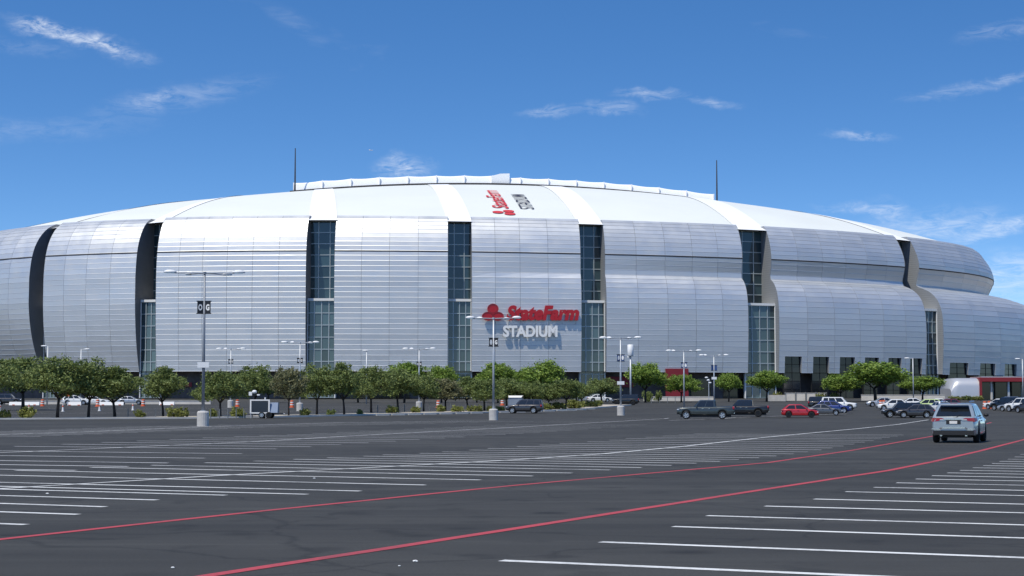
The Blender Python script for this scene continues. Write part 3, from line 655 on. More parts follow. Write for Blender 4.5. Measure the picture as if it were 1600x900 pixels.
def place_text(body, x0, x1, ybase, ytop, mat, name, shear, bold, depth, caps_ratio=1.0):
    vs, fs = text_mesh(body, 1.0, depth / 2, shear, bold)
    xs = [v.x for v in vs]; ys = [v.y for v in vs]; w = max(xs) - min(xs); h = max(ys) - 0
    P0, P1 = wall_mat(x0, ybase), wall_mat(x1, ybase); Wm = (P1 - P0).length; Hm = (wall_mat(x0, ytop) - P0).length
    inv = sign.matrix_basis.inverted(); L0, L1 = inv @ P0, inv @ P1; dirx = (L1 - L0).normalized()
    # split into single letters by connected pieces
    bm = bmesh.new(); bv = [bm.verts.new(v) for v in vs]
    for f in fs:
        try: bm.faces.new([bv[i] for i in f])
        except ValueError: pass
    seen = set(); groups = []
    for f in bm.faces:
        if f in seen: continue
        st = [f]; grp = []; seen.add(f)
        while st:
            g = st.pop(); grp.append(g)
            for v in g.verts:
                for h2 in v.link_faces:
                    if h2 not in seen: seen.add(h2); st.append(h2)
        groups.append(grp)
    # front, back and rim of a letter overlap in x: join them
    def span(g): xx = [v.co.x for f in g for v in f.verts]; return min(xx), max(xx)
    groups.sort(key=lambda g: span(g)[0]); merged = []
    for g in groups:
        a, b = span(g)
        if merged:
            a2, b2 = span(merged[-1])
            if a < b2 - (b2 - a2) * .45: merged[-1] = merged[-1] + g; continue
        merged.append(g)
    for g in merged:
        idx = {}; V = []; Fc = []; MI = []
        for f in g:
            fi = []
            for v in f.verts:
                if v not in idx:
                    idx[v] = len(V); c = v.co; V.append(L0 + dirx * ((c.x - min(xs)) / w * Wm) + Vector((0, -c.z, c.y / h * Hm)))
                fi.append(idx[v])
            Fc.append(tuple(fi)); MI.append(0 if abs(f.normal.z) > .5 else 1)
        mb = MB(); mb.add(V, Fc); mb.m = MI; mb.build(name, [mat, mat], sign, fix=True)
    bm.free()
place_text('StateFarm', 791, 905, 499, 477, M['sign_red'], 'letter', .22, .05, .45)
place_text('STADIUM', 786, 871, 525.5, 508.5, M['sign_white'], 'letter', 0, .04, .40)
inv = sign.matrix_basis.inverted(); pc = inv @ wall_mat(770, 490)
k = 380 / FPX
for cx, cy, rx, ry in ((0, 1.05, 1.2, 1.08), (-1.1, -.6, 1.28, .92), (1.1, -.6, 1.28, .92)):
    m4 = Matrix.Translation(pc) @ Matrix.Rotation(math.pi / 2, 4, 'X')
    mb = MB(); disc(mb, m4, cx, cy, rx, ry, .40); disc(mb, m4, cx, cy, rx * 1.04, ry * 1.05, .48, ring=.93); lobe = mb.build('emblem_lobe', M['sign_red'], sign, fix=True)
    mb = MB(); disc(mb, m4, cx, cy, rx * .84, ry * .82, .445, ring=.90); mb.build('emblem_ring', M['tail'], lobe, fix=True)
mb = MB(); m4 = Matrix.Translation(pc) @ Matrix.Rotation(math.pi / 2, 4, 'X'); disc(mb, m4, 0, -.05, .8, .75, .38); mb.build('emblem_core', M['sign_red'], sign, fix=True)
mb = MB()
for xx in (-3, 0, 3, 6, 9, 12, 15): 
    for zz in (-.6, 1.4): mb.box(xx - 5, xx - 4.9, 0, so_ + .6, zz - .05, zz + .05)
mb.build('mounting_brackets', M['joint'], sign, fix=True)
# lettering printed on the roof, reading up the slope
def roof_uv(u, v, lift):                              # nearest roof point to (u, v)
    t = math.atan2(math.copysign((abs(v) / SB) ** (SN / 2), v), math.copysign((abs(u) / SA) ** (SN / 2), u))
    for _ in range(12):
        u0, v0, _z = ring_uv(t); us_ = us_of(u0); vs_ = max(-26, min(26, v0 * .24))
        f = (v - v0) / (vs_ - v0); f = max(0, min(1, f)); uu = u0 + (us_ - u0) * f
        u1, _, _ = ring_uv(t + .004); t += max(-.05, min(.05, (u - uu) / ((u1 - u0) / .004)))
    return roof_pt(t, f, lift)
roof_sign = []
def roof_text(body, u_right, v0, v1, capw, mat, name, shear=0, bold=0):
    vs, fs = text_mesh(body, 1, 0, shear, bold); xs = [v.x for v in vs]; h = max(v.y for v in vs); x0, x1 = min(xs), max(xs); mb = MB()
    V = [roof_uv(u_right - v.y / h * capw, v0 + (v.x - x0) / (x1 - x0) * (v1 - v0), .22) for v in vs]
    mb.add(V, fs); o = sbuild(mb, name, mat, roof); return o
roof_text('StateFarm', -9.0, -100, -74, 3.7, M['print_red'], 'roof_lettering', .2, .015)
roof_text('STADIUM', -3.0, -100, -81, 3.3, M['print_black'], 'roof_lettering', 0, .005)
mb = MB()
for du, dv in ((-10.8, -104), (-8.2, -105.4), (-8.2, -102.8)):
    n = 24; c = [roof_uv(du - 1.2 + 1.3 * math.cos(2 * math.pi * k_ / n), dv + 1.15 * math.sin(2 * math.pi * k_ / n), .22) for k_ in range(n)]; mb.add(c, [tuple(range(n))])
sbuild(mb, 'roof_emblem', M['print_red'], roof)
#PART2
# ------------------------------------------------------------------ stadium forecourt
can = empty('entrance_canopy', at(1500, 366), 0, 'low rounded silver entrance canopy with dark red fascia beside the stadium foot', 'canopy')
def arch_prof(w, h, n=10): return [(-w / 2 + .0, 0)] + [(-w / 2 + h * .9 * (1 - math.cos(math.pi / 2 * i / n)), h * math.sin(math.pi / 2 * i / n)) for i in range(1, n + 1)]
cz = 4.6
mb = MB(); rows = []
for x in np.linspace(-2.9, 3.0, 8):
    g = max(0, (x + 2.9) / 1.6); g = math.sqrt(max(0, 1 - (1 - min(1, g)) ** 2)); h = 1.2 + (cz - 1.2) * (.35 + .65 * g)
    rows.append([(x, -3.5, .1), (x, -3.5, h * .62), (x, -3.2, h * .82), (x, -2.4, h * .95), (x, -1.2, h), (x, 6, h), (x, 6, .1)])
mb.grid(rows); mb.add(rows[0], [tuple(range(7))]); mb.add(rows[-1], [tuple(range(7))[::-1]]); mb.build('rounded_end', M['canopy'], can, True)
mb = MB().box(3.0, 3.5, -3.7, 6, .1, cz + .1); mb.build('portal_jamb', M['red_wall'], can)
mb = MB().box(3.5, 26, -3.6, 6, cz - .75, cz + .12); mb.build('fascia', M['red_wall'], can)
mb = MB().box(3.5, 26, -3.2, 5.8, cz + .12, cz + .3); mb.build('canopy_roof', M['canopy'], can)
mb = MB().box(3.5, 26, 3.0, 3.2, .1, cz - .76); mb.build('entrance_glazing', M['glass_dark'], can)
for i in range(6): MB().box(5.6 + 3.6 * i, 6.0 + 3.6 * i, -2.6, -2.2, .05, cz - .76).build('column', M['galv' if i % 2 else 'concrete'], can)
for i in range(7): MB().box(4.6 + 3 * i, 4.7 + 3 * i, 2.85, 2.99, .1, cz - .77).build('door_mullion', M['mullion'], can)
for a, b, Y, h, lab in [((1226, 0), (1290, 0), 352, 1.5, 'pale low forecourt wall with short posts beside the tall dark windows'), ((1345, 0), (1475, 0), 356, 1.1, 'long pale low wall behind the parked cars and big green tree'), ((1005, 0), (1115, 0), 348, .8, 'low pale kerb wall below the red facade panel'), ((10, 0), (330, 0), 300, .5, 'long pale low barrier wall at the back of the far lot')]:
    p, q = at(a[0], Y), at(b[0], Y); e = empty('low_wall', p, 0, lab, 'wall'); Lw = q.x - p.x
    MB().box(0, Lw, 0, .35, -.1, h).build('wall_body', M['pale_wall'], e); MB().box(-.05, Lw + .05, -.05, .4, h, h + .12).build('coping', M['concrete'], e)
    if 'posts' in lab:
        for i in range(5): MB().box(i * Lw / 4 - .12, i * Lw / 4 + .12, -.16, -.06, -.1, h + .25).build('post', M['rail_grey'], e)
pl = empty('concrete_planter', at(1213, 345), 0, 'square concrete planter under the small trees beside the glass slot', 'planter'); MB().box(-1.6, 1.6, -1, 1, -.1, 1.2).build('planter_box', M['concrete'], pl); MB().box(-1.5, 1.5, -.9, .9, 1.2, 1.25).build('soil', M['dirt'], pl)

# ------------------------------------------------------------------ planted median
ctr = [G(-300, 657), G(0, 655.5), G(120, 655), G(300, 654), (G(420, 652.5)), G(600, 648.5), G(800, 644), G(900, 640.5), G(985, 633.5)]
def offset_poly(poly, off):
    out = []
    for i, p in enumerate(poly):
        a, b = Vector(poly[max(0, i - 1)][:2]), Vector(poly[min(len(poly) - 1, i + 1)][:2]); d = (b - a).normalized(); n = Vector((-d.y, d.x)); out.append(Vector(p[:2]) + n * off)
    return out
o0, o1 = offset_poly(ctr, 0), offset_poly(ctr, 5.0)
mb = MB(); mb.grid([[(p.x, p.y, slope(p.y) + .13) for p in o0], [(p.x, p.y, slope(p.y) + .13) for p in o1]]); med = mb.build('median', new_mat('decomposed_granite', (.46, .41, .34), .95, spec=.1, vary=.2, vscale=.8), fix=False); med['kind'] = 'structure'
for oo, sg in ((o0, -1), (o1, 1)):
    pa = offset_poly([tuple(p) for p in oo], .0); pb = offset_poly([tuple(p) for p in oo], .18 * sg)
    mb = MB(); mb.grid([[(p.x, p.y, slope(p.y) - .02) for p in pb], [(p.x, p.y, slope(p.y) + .16) for p in pb], [(p.x, p.y, slope(p.y) + .16) for p in pa], [(p.x, p.y, slope(p.y) + .1) for p in pa]]); mb.build('kerb', M['pale_wall'], med)
# wheel stops along the right-hand stretch
stop_me = MB().box(-.9, .9, -.09, .09, 0, .14).mesh('wheel_stop', M['pale_wall'])
for x in [598, 622, 648, 672, 697, 722, 745, 790, 812, 838, 858, 878, 893, 908, 922]:
    y = float(np.interp(x, [420, 600, 800, 900, 985], [652.5, 648.5, 644, 640.5, 633.5])) + .9; p = G(x, y); o = link('wheel_stop', stop_me); o.location = p; o.rotation_euler.z = R(38)
    tag(o, 'short pale concrete wheel stop along the planted kerb', 'wheel stop', 'wheel stops along the planted kerb')
post_me = MB().tube([(0, 0, 0), (0, 0, 1.05)], .055, 6).mesh('fence_post', M['rail_grey'])
for x, y in [(200, 653.5), (243, 653.5), (329, 654.5), (343, 654.5), (356, 654.5), (369, 654.5), (381, 654), (394, 653.5), (590, 646.5), (632, 644.5), (664, 643), (671, 643), (704, 641.5), (760, 642), (857, 641), (868, 639), (1018, 630), (1031, 630), (1043, 630), (1055, 630)]:
    o = link('fence_post', post_me); o.location = G(x, y); tag(o, 'thin grey steel post standing along the planted strip', 'post', 'thin steel posts along the planted strip')

# ------------------------------------------------------------------ foliage
def leaf_cloud(lobes, n, size, seed, flat=.75):
    rg = np.random.default_rng(seed); V = []; Fc = []; S = []
    wts = np.array([l[3] * l[3] * l[4] for l in lobes]); wts = wts / wts.sum()
    for li, (cx, cy, cz_, r, rz_) in enumerate(lobes):
        cnt = int(n * wts[li]); nsub = max(5, cnt // 26); cents = []
        for _ in range(nsub):
            d = rg.normal(size=3); d /= np.linalg.norm(d); rr = r * rg.uniform(.55, 1.08); cents.append((cx + d[0] * rr, cy + d[1] * rr, cz_ + d[2] * rr * rz_ / r * (.8 if d[2] < 0 else 1), rg.uniform(0, 1)))
        for _ in range(cnt):
            c = cents[rg.integers(nsub)]; q = rg.normal(size=3) * r * .17; p = np.array(c[:3]) + q
            a = rg.normal(size=3); a /= np.linalg.norm(a); b = np.cross(a, rg.normal(size=3)); b /= np.linalg.norm(b); s = size * rg.uniform(.6, 1.3)
            o = len(V); V += [tuple(p - a * s), tuple(p + b * s * .5), tuple(p + a * s), tuple(p - b * s * .5)]; Fc.append((o, o + 1, o + 2, o + 3)); S.append(min(1, max(0, .65 * c[3] + .35 * rg.uniform(0, 1))))
    return V, Fc, S
def crown_mesh(name, lobes, n, size, seed, mat):
    V, Fc, S = leaf_cloud(lobes, n, size, seed); me = bpy.data.meshes.new(name); me.from_pydata(V, [], Fc); me.materials.append(mat); set_shade(me, S); return me
def tree_meshes(kind, seed):
    rg = random.Random(seed); H, cw, clear = 6.6, 2.75, 2.1
    lobes = [(0, 0, clear + 2.1, 1.75, 1.7)]
    for i in range(8):
        th = 2 * math.pi * i / 8 + rg.uniform(-.3, .3); rr = cw * rg.uniform(.5, .68); lobes.append((rr * math.cos(th), rr * math.sin(th), clear + rg.uniform(.95, 2.7), rg.uniform(.95, 1.3), rg.uniform(.8, 1.1)))
    for i in range(4):
        th = rg.uniform(0, 6.28); lobes.append((.9 * math.cos(th), .9 * math.sin(th), clear + rg.uniform(3.0, 3.7), rg.uniform(.75, 1.05), rg.uniform(.7, .95)))
    mat = {'dark': M['leaf_dark'], 'bright': M['leaf_bright'], 'dry': M['leaf_dry']}[kind]
    cm = crown_mesh('crown', lobes, 7600 if kind != 'bright' else 8200, .135 if kind == 'dark' else .15, seed, mat)
    lean = Vector((rg.uniform(-.15, .15), rg.uniform(-.15, .15), 0)); t = MB(); t.tube([(0, 0, -.1), (lean.x * .3, lean.y * .3, clear * .5), (lean.x, lean.y, clear)], [.15, .12, .10], 8); tm = t.mesh('trunk', M['bark'], True)
    limbs = []
    for i in range(5):
        th = 2 * math.pi * i / 5 + rg.uniform(-.4, .4); l = MB(); e = Vector((math.cos(th) * 1.5, math.sin(th) * 1.5, clear + rg.uniform(1.4, 2.6))); s0 = Vector((lean.x, lean.y, clear - .15 * (i % 2) - .03)); l.tube([s0, s0.lerp(e, .5) + Vector((0, 0, -.15)), e], [.075, .055, .025], 6); limbs.append(l.mesh('limb', M['bark'], True))
    return cm, tm, limbs, H
protos = {k: [tree_meshes(k, 11 * i + {'dark': 1, 'bright': 5, 'dry': 9}[k]) for i in range(n)] for k, n in (('dark', 4), ('bright', 4), ('dry', 2))}
def tree(kind, px, py, ytop, wpx, label, group, i, Y=None):
    p = G(px, py) if Y is None else at(px, Y); h = zat(ytop, p.y) - p.z; w = wpx * p.y / FPX * (1.12 if kind != 'bright' else 1.04)
    cm, tm, limbs, H = protos[kind][i % len(protos[kind])]; e = empty('tree', p, rnd.uniform(0, 6.28), label, 'tree', group)
    e.scale = (w / 5.4 * rnd.uniform(.92, 1.1), w / 5.4 * rnd.uniform(.9, 1.1), h / 6.5 * rnd.uniform(.95, 1.04))
    link('crown', cm, e); link('trunk', tm, e)
    for l in limbs: link('limb', l, e)
LF = 'olive green tree with slim dark trunk in the planted median row'
GF = 'olive trees in the planted median'
for i, (x, y, yt, w, lab) in enumerate([(-30, 655, 558, 100, 'olive tree closing the median row, its crown cut by the frame edge'), (36, 641, 552, 92, 'tall olive tree with a bent trunk rooted behind a round yellow green shrub'), (89.5, 654.5, 556, 98, 'broad forked olive tree beside the small orange red sign'), (138, 654, 562, 82, 'olive tree between the broad forked tree and a slim lamp'), (179.5, 653.5, 571, 86, 'low wide olive tree in front of the second dark fin'), (344, 652.5, 573, 76, 'round olive tree standing next to the tall lamp with letter banners'), (398, 648, 569, 66, 'olive tree right behind the solar panel trailer'),
    (495, 649.5, 571, 72, LF), (538, 649.5, 570, 66, LF), (580, 647, 570, 70, LF), (622, 645, 573, 66, LF), (662, 644, 584, 52, 'small olive tree beside the lamp that rises between two bright trees'), (731, 641.5, 591, 56, 'low olive tree just before the lamp in front of the facade lettering'), (757, 643.5, 590, 60, 'low olive tree touching the lamp in front of the facade lettering'), (792, 641, 589, 56, 'low olive tree behind the dark shrub and the dark estate car'), (940, 630, 590, 62, 'last low olive tree of the row beside the camera lamp')]): tree('dark', x, y, yt, w, lab, GF if lab == LF else None, i)
LD = 'thin olive brown tree with sparse dry foliage in the planted median'
for i, (x, y, yt, w) in enumerate([(255, 652, 574, 66), (451, 651, 574, 56), (696, 643, 588, 58)]): tree('dry' if i else 'dark', x, y, yt, w, LD if i else 'short olive tree with a see-through crown left of the tall lamp with the letter banners', 'thin dry trees in the median' if i else None, i)
LS = 'small grey green tree in the stretch of median behind the dark estate car'
for i, (x, y, yt, w) in enumerate([(857, 640.5, 597, 54), (884, 640.5, 592, 58), (830, 641, 594, 50), (908, 637, 596, 46)]): tree('dark', x, y, yt, w, LS, 'small trees behind the dark estate car', i + 1)
for i, (x, Y, yt, w, lab) in enumerate([(632, 316, 560, 66, 'bright green tree left of a lamp, rising over the median trees'), (690, 318, 566, 60, 'bright green tree at the foot of the glazed slot before the lettering'), (778, 316, 567, 58, 'deep green tree under the red emblem of the facade sign'), (845, 312, 559, 74, 'tall bright yellow green tree directly below the facade lettering'), (1138, 336, 579, 46, 'small round green tree behind the black pickup'), (1197, 336, 576, 64, 'round green tree in front of the tall glazed slot by the planter')]): tree('bright', x, None, yt, w, lab, None, i, Y)
for i, (x, Y, yt, w, lab) in enumerate([(1008, 322, 566, 66, 'bright green tree beside the pole with the white cylinder'), (1064, 326, 582, 56, 'bright green low tree in front of the red facade panel'), (1312, 344, 585, 62, 'medium bright green tree against the tall dark windows, beside the largest tree'), (1367, 338, 564, 108, 'largest broad green tree in front of the tall dark windows'), (1440, 346, 585, 66, 'medium green tree by the single arm lamp in front of the stadium')]): tree('bright', x, None, yt, w, lab, None, i + 1, Y)
for i, (x, Y, yt, w) in enumerate([(420, 322, 590, 60), (560, 322, 592, 60), (745, 322, 596, 50), (900, 322, 598, 50)]): tree('bright', x, None, yt, w, 'green tree half hidden behind the median trees', 'trees half hidden behind the median', i + 2, Y)
shrub_p = []
for k in range(3):
    rg = random.Random(40 + k); lobes = [(rg.uniform(-.4, .4), rg.uniform(-.4, .4), rg.uniform(.3, .7), rg.uniform(.35, .55), rg.uniform(.35, .5)) for _ in range(7)]
    shrub_p.append((crown_mesh('foliage', lobes, 1300, .10, 70 + k, M['leaf_shrub']), crown_mesh('foliage', lobes, 1300, .10, 80 + k, M['leaf_dark']), MB().tube([(0, 0, -.05), (.1, 0, .5)], [.05, .02], 5).mesh('stem', M['bark'])))
def shrub(x, y, yt, w, kind, i, lab, grp, Y=None):
    p = G(x, y) if Y is None else at(x, Y); p.z += .1; h = zat(yt, p.y) - p.z; e = empty('shrub', p, rnd.uniform(0, 6), lab, 'shrub', grp); sw = w * p.y / FPX / 1.7; e.scale = (sw, sw, max(.3, h) / 1.05)
    link('foliage', shrub_p[i % 3][kind], e); link('stem', shrub_p[i % 3][2], e)
for i, (x, y, yt, w, kd) in enumerate([(5, 655, 638, 22, 0), (42, 655, 635, 32, 0), (219, 654, 639, 24, 0), (277, 653.5, 634, 32, 0), (331, 653.5, 638, 20, 0), (371, 653, 635, 28, 0), (476, 651, 637, 24, 0), (561, 649, 639, 14, 0), (612, 647, 633, 24, 0), (650, 646, 634, 22, 0), (687, 645, 632, 22, 0), (714, 645, 633, 24, 0), (742, 644.5, 632, 24, 0), (765, 644, 634, 16, 0), (855, 641.5, 629, 26, 0), (872, 640.5, 627, 26, 0), (893, 639.5, 624, 30, 0), (908, 638, 626, 18, 0), (922, 637, 625, 26, 0), (935, 635.5, 625, 20, 0)]):
    shrub(x, y, yt, w, kd, i, 'rounded yellow green desert shrub at the foot of the median trees', 'yellow green shrubs in the median')
shrub(519, 650, 639, 15, 1, 1, 'small dark green shrub between two median trunks', None); shrub(782, 643.5, 634, 18, 1, 2, 'dark green shrub beside the parked dark estate car', None)
for i, x in enumerate((1011, 1028)): shrub(x, None, 610, 17, 1, i, 'dark round clipped bush under the bright tree by the pole cylinder', 'dark clipped bushes', 335)
shrub(1214, None, 611, 14, 0, 0, 'small yellow green bush growing in the concrete planter', None, 345)
for i, x in enumerate((1283, 1303)): shrub(x, None, 613, 16, 0, i, 'small yellow green bush behind the parked blue car', 'bushes behind the blue car', 346)
for i, x in enumerate((1493, 1512, 1526)): shrub(x, None, 618, 22, i % 2, i, 'scrubby bush at the foot of the rounded canopy end', 'scrub by the canopy', 352)

# ------------------------------------------------------------------ lamps
def lamp(px, py, ytop, span, label, base=True, panels=None, plate=True, cams=False, Y=None, group=None, dark=False):
    p = G(px, py) if Y is None else at(px, Y); h = zat(ytop, p.y) - p.z; e = empty('parking_lamp', p, 0, label, 'lamp', group); sc = p.y / FPX; w = span * sc / 2
    pm = M['pole_dark'] if dark else M['galv']
    zb = 0
    if base:
        zb = 1.1; MB().tube([(0, 0, -.1), (0, 0, .05), (0, 0, 1.0), (0, 0, 1.1)], [.46, .44, .44, .36], 18).build('concrete_base', M['concrete'], e)
        MB().box(-.2, .2, -.2, .2, 1.1, 1.14).build('base_plate', M['galv'], e)
    MB().tube([(0, 0, zb), (0, 0, h * .55), (0, 0, h)], [.12, .10, .075], 10).build('pole', pm, e, True)
    MB().tube([(0, 0, h - .06), (0, 0, h + .12)], .12, 8).build('hub', pm, e)
    for i, (sx, sy) in enumerate(((-1, -.25), (-.62, .9), (.55, .9) , (1, .2))):
        tip = Vector((w * sx, sy * w * .9, h + (.05 if i % 2 else .0))); MB().tube([(0, 0, h), tuple(tip * .5 + Vector((0, 0, h * .5 + .03))), tuple(tip)], [.05, .045, .04], 6).build('arm', M['galv'], e)
        d = Vector((sx, sy * .9, 0)).normalized(); hd = MB(); hd.ball((0, 0, 0), 1, 12, 6, .48, .24, .19)
        hd.v = [tuple(Vector((v[0], v[1], max(v[2], -.05)))) for v in hd.v]; ho = hd.build('lamp_head', M['lamp_white'], e, True); ho.location = tip + d * .28 + Vector((0, 0, .05)); ho.rotation_euler.z = math.atan2(d.y, d.x)
        lo_ = MB().box(-.3, .3, -.13, .13, -.075, -.052).build('lens', M['chrome'], ho)
    if panels:
        zt, zb_, lets, bg, fg = panels; z1, z0 = zat(zt, p.y) - p.z, zat(zb_, p.y) - p.z; ph = z1 - z0; pw = ph * .5
        for sd in (-1, 1):
            m4 = Matrix.Rotation(R(-28 * sd if sd < 0 else -22), 4, 'Z'); x0, x1 = (.1, .1 + pw) if sd > 0 else (-.1 - pw, -.1)
            pb = MB().box(x0, x1, -.03, .03, z0, z1, m4).build('banner_panel', bg, e)
            cx = (x0 + x1) / 2
            if lets[0 if sd < 0 else 1]:
                vs, fs = text_mesh(lets[0 if sd < 0 else 1], 1, 0, 0, .05); xs = [v.x for v in vs]; ys = [v.y for v in vs]; kx = pw * .72 / (max(xs) - min(xs)); ky = ph * .55 / (max(ys) - min(ys))
                MB().add([m4 @ Vector((cx + (v.x - (min(xs) + max(xs)) / 2) * kx, -.036, z0 + ph * .5 + (v.y - (min(ys) + max(ys)) / 2) * ky)) for v in vs], fs).build('banner_letter', fg, pb)
            else:
                n = 18; MB().add([m4 @ Vector((cx + pw * .36 * math.cos(6.2832 * k / n), -.036, z0 + ph * .5 + ph * .36 * math.sin(6.2832 * k / n))) for k in range(n)], [tuple(range(n))]).build('banner_disc', fg, pb)
            MB().box(x0 - .06, x1 + .06, -.05, .05, z1, z1 + .06, m4).build('banner_bracket', M['trim'], e); MB().box(x0 - .06, x1 + .06, -.05, .05, z0 - .06, z0, m4).build('banner_bracket', M['trim'], e)
    if plate:
        z = h * plate; MB().box(-.42, .42, -.17, -.14, z - .2, z + .2).build('notice_plate', M['sign_plate'], e)
    if cams:
        z = zat(553, p.y) - p.z; MB().box(-.3, .3, -.3, .3, z - .5, z + .35).build('camera_box', M['lamp_white'], e)
        for s in (-1, 1):
            MB().tube([(0, 0, z - .9), (s * 1.0, 0, z - .9)], .05, 6).build('camera_arm', M['trim'], e); MB().ball((s * 1.05, -.05, z - 1.15), .28, 10, 6).build('dome_camera', M['lamp_white'], e, True)
    return e
lamp(317, 666, 427, 92, 'tall four arm parking lamp on concrete base with black letter banners', panels=(471.5, 489.5, 'OG', M['sign_black'], M['sign_white']), plate=.40, dark=True)
lamp(771, 656.5, 498, 64, 'four arm parking lamp on concrete base rising in front of the facade lettering', panels=(529, 541, ['', 'G'], M['sign_black'], M['sign_white']), plate=None)
lamp(970, 649, 529, 48, 'four arm parking lamp with white camera box and dome cameras on its pole', panels=(555 - .5, 564, ['', ''], M['sign_blue'], M['sign_white']), plate=.42, cams=False)
lamp(1069, 638, 549, 42, 'four arm parking lamp rising behind the hood of the grey pickup', base=False, panels=(567, 575, ['', ''], M['sign_blue'], M['sign_white']), plate=None)
lamp(1116, 634, 556, 34, 'four arm parking lamp rising behind the bed of the grey pickup', base=False, panels=(571, 579, ['', ''], M['sign_blue'], M['sign_blue']), plate=.55)
lamp(469, 641, 536, 42, 'four arm parking lamp in front of the second glazed slot, partly behind trees', panels=(560, 567, ['', 'G'], M['sign_black'], M['sign_white']), plate=None, Y=232)
lamp(361, 638, 546, 30, 'four arm parking lamp behind the tree by the solar trailer', base=True, panels=(562, 568, ['', 'G'], M['sign_black'], M['sign_white']), plate=None, Y=262)
lamp(655, 640, 546, 36, 'four arm parking lamp standing between two bright green trees', base=True, panels=(566, 572, ['', 'G'], M['sign_black'], M['sign_white']), plate=None, Y=246)
def street(px, Y, ytop, arm, label):
    p = at(px, Y); h = zat(ytop, Y) - p.z; e = empty('street_lamp', p, 0, label, 'lamp'); MB().tube([(0, 0, -.1), (0, 0, h)], [.12, .09], 8).build('pole', M['galv'], e, True)
    MB().tube([(0, 0, h - .05), (arm * .8, 0, h)], .05, 6).build('arm', M['galv'], e); b = MB().ball((arm, 0, h + .02), 1, 10, 6, .55, .2, .14); b.build('lamp_head', M['lamp_white'], e, True)
street(1426, 330, 560, -1.1, 'white single arm lamp in front of the stadium windows'); street(1597, 330, 561, -.9, 'single arm lamp by the red canopy entrance')
street(127, 300, 546, 1.0, 'slim single arm lamp above the leftmost trees'); street(75, 300, 541, -.7, 'slim single arm lamp in front of the dark vertical fin'); street(573, 300, 548, -.2, 'slim short headed lamp between two median trees')
p = at(985, 300); e = empty('antenna_pole', p, 0, 'grey pole topped with a large white antenna cylinder', 'antenna'); h = zat(539, 300) - p.z
MB().tube([(0, 0, -.1), (0, 0, h - 1.9)], [.17, .14], 10).build('pole', M['galv'], e, True); MB().tube([(0, 0, h - 1.95), (0, 0, h - 1.85), (0, 0, h), (0, 0, h + .05)], [.45, .52, .52, .45], 18).build('antenna_cylinder', M['lamp_white'], e, True); MB().tube([(-.35, 0, h - 2.2), (-.35, 0, h - 1.95)], .22, 8).build('radio_unit', M['lamp_white'], e)
# small camera mast behind the pickup
p = at(1107, 300); e = empty('camera_mast', p, 0, 'short mast with white stacked camera heads left of a round tree', 'mast'); MB().tube([(0, 0, 0), (0, 0, 4.4)], .07, 6).build('pole', M['galv'], e)
for k in range(3): MB().ball((.2 - .3 * k, 0, 3.7 + .45 * k), .3, 8, 5, 1, 1, .5).build('camera_head', M['lamp_white'], e, True)

# ------------------------------------------------------------------ cars
def wheel_parts(e, x, y, r, w, rimmat, flip):
    wv = MB(); n = 22; rows = []
    prof = [(r * .66, -w / 2 + .02), (r * .93, -w / 2), (r, -w * .32), (r, w * .32), (r * .93, w / 2), (r * .66, w / 2 - .02)]
    rows = [[(a * math.cos(6.2832 * k / n), q, a * math.sin(6.2832 * k / n)) for k in range(n)] for a, q in prof]; wv.grid(rows, True)
    we = bpy.data.objects.new('wheel', None); we.empty_display_size = .1; C.objects.link(we); we.parent = e; we.location = (x, y, r)
    wv.build('tyre', M['tyre'], we, True)
    rv = MB(); s = 1 if y > 0 else -1; yo = s * (w / 2 - .05)
    rv.add([(r * .66 * math.cos(6.2832 * k / n), yo - s * .05, r * .66 * math.sin(6.2832 * k / n)) for k in range(n)], [tuple(range(n))], 1)
    for k in range(5):
        th = 6.2832 * k / 5 + .3; m4 = Matrix.Rotation(th, 4, 'Y'); rv.box(-.045 * r / .35, .045 * r / .35, min(yo, yo - s * .04), max(yo, yo - s * .04), 0, r * .64, m4)
    rv.grid([[(a * math.cos(6.2832 * k / n), q, a * math.sin(6.2832 * k / n)) for k in range(n)] for a, q in ((r * .67, yo - s * .06), (r * .67, yo + s * .01), (r * .58, yo + s * .01), (r * .57, yo - s * .05))], True)
    rv.build('rim', [rimmat, M['rim_dark']], we, fix=False)
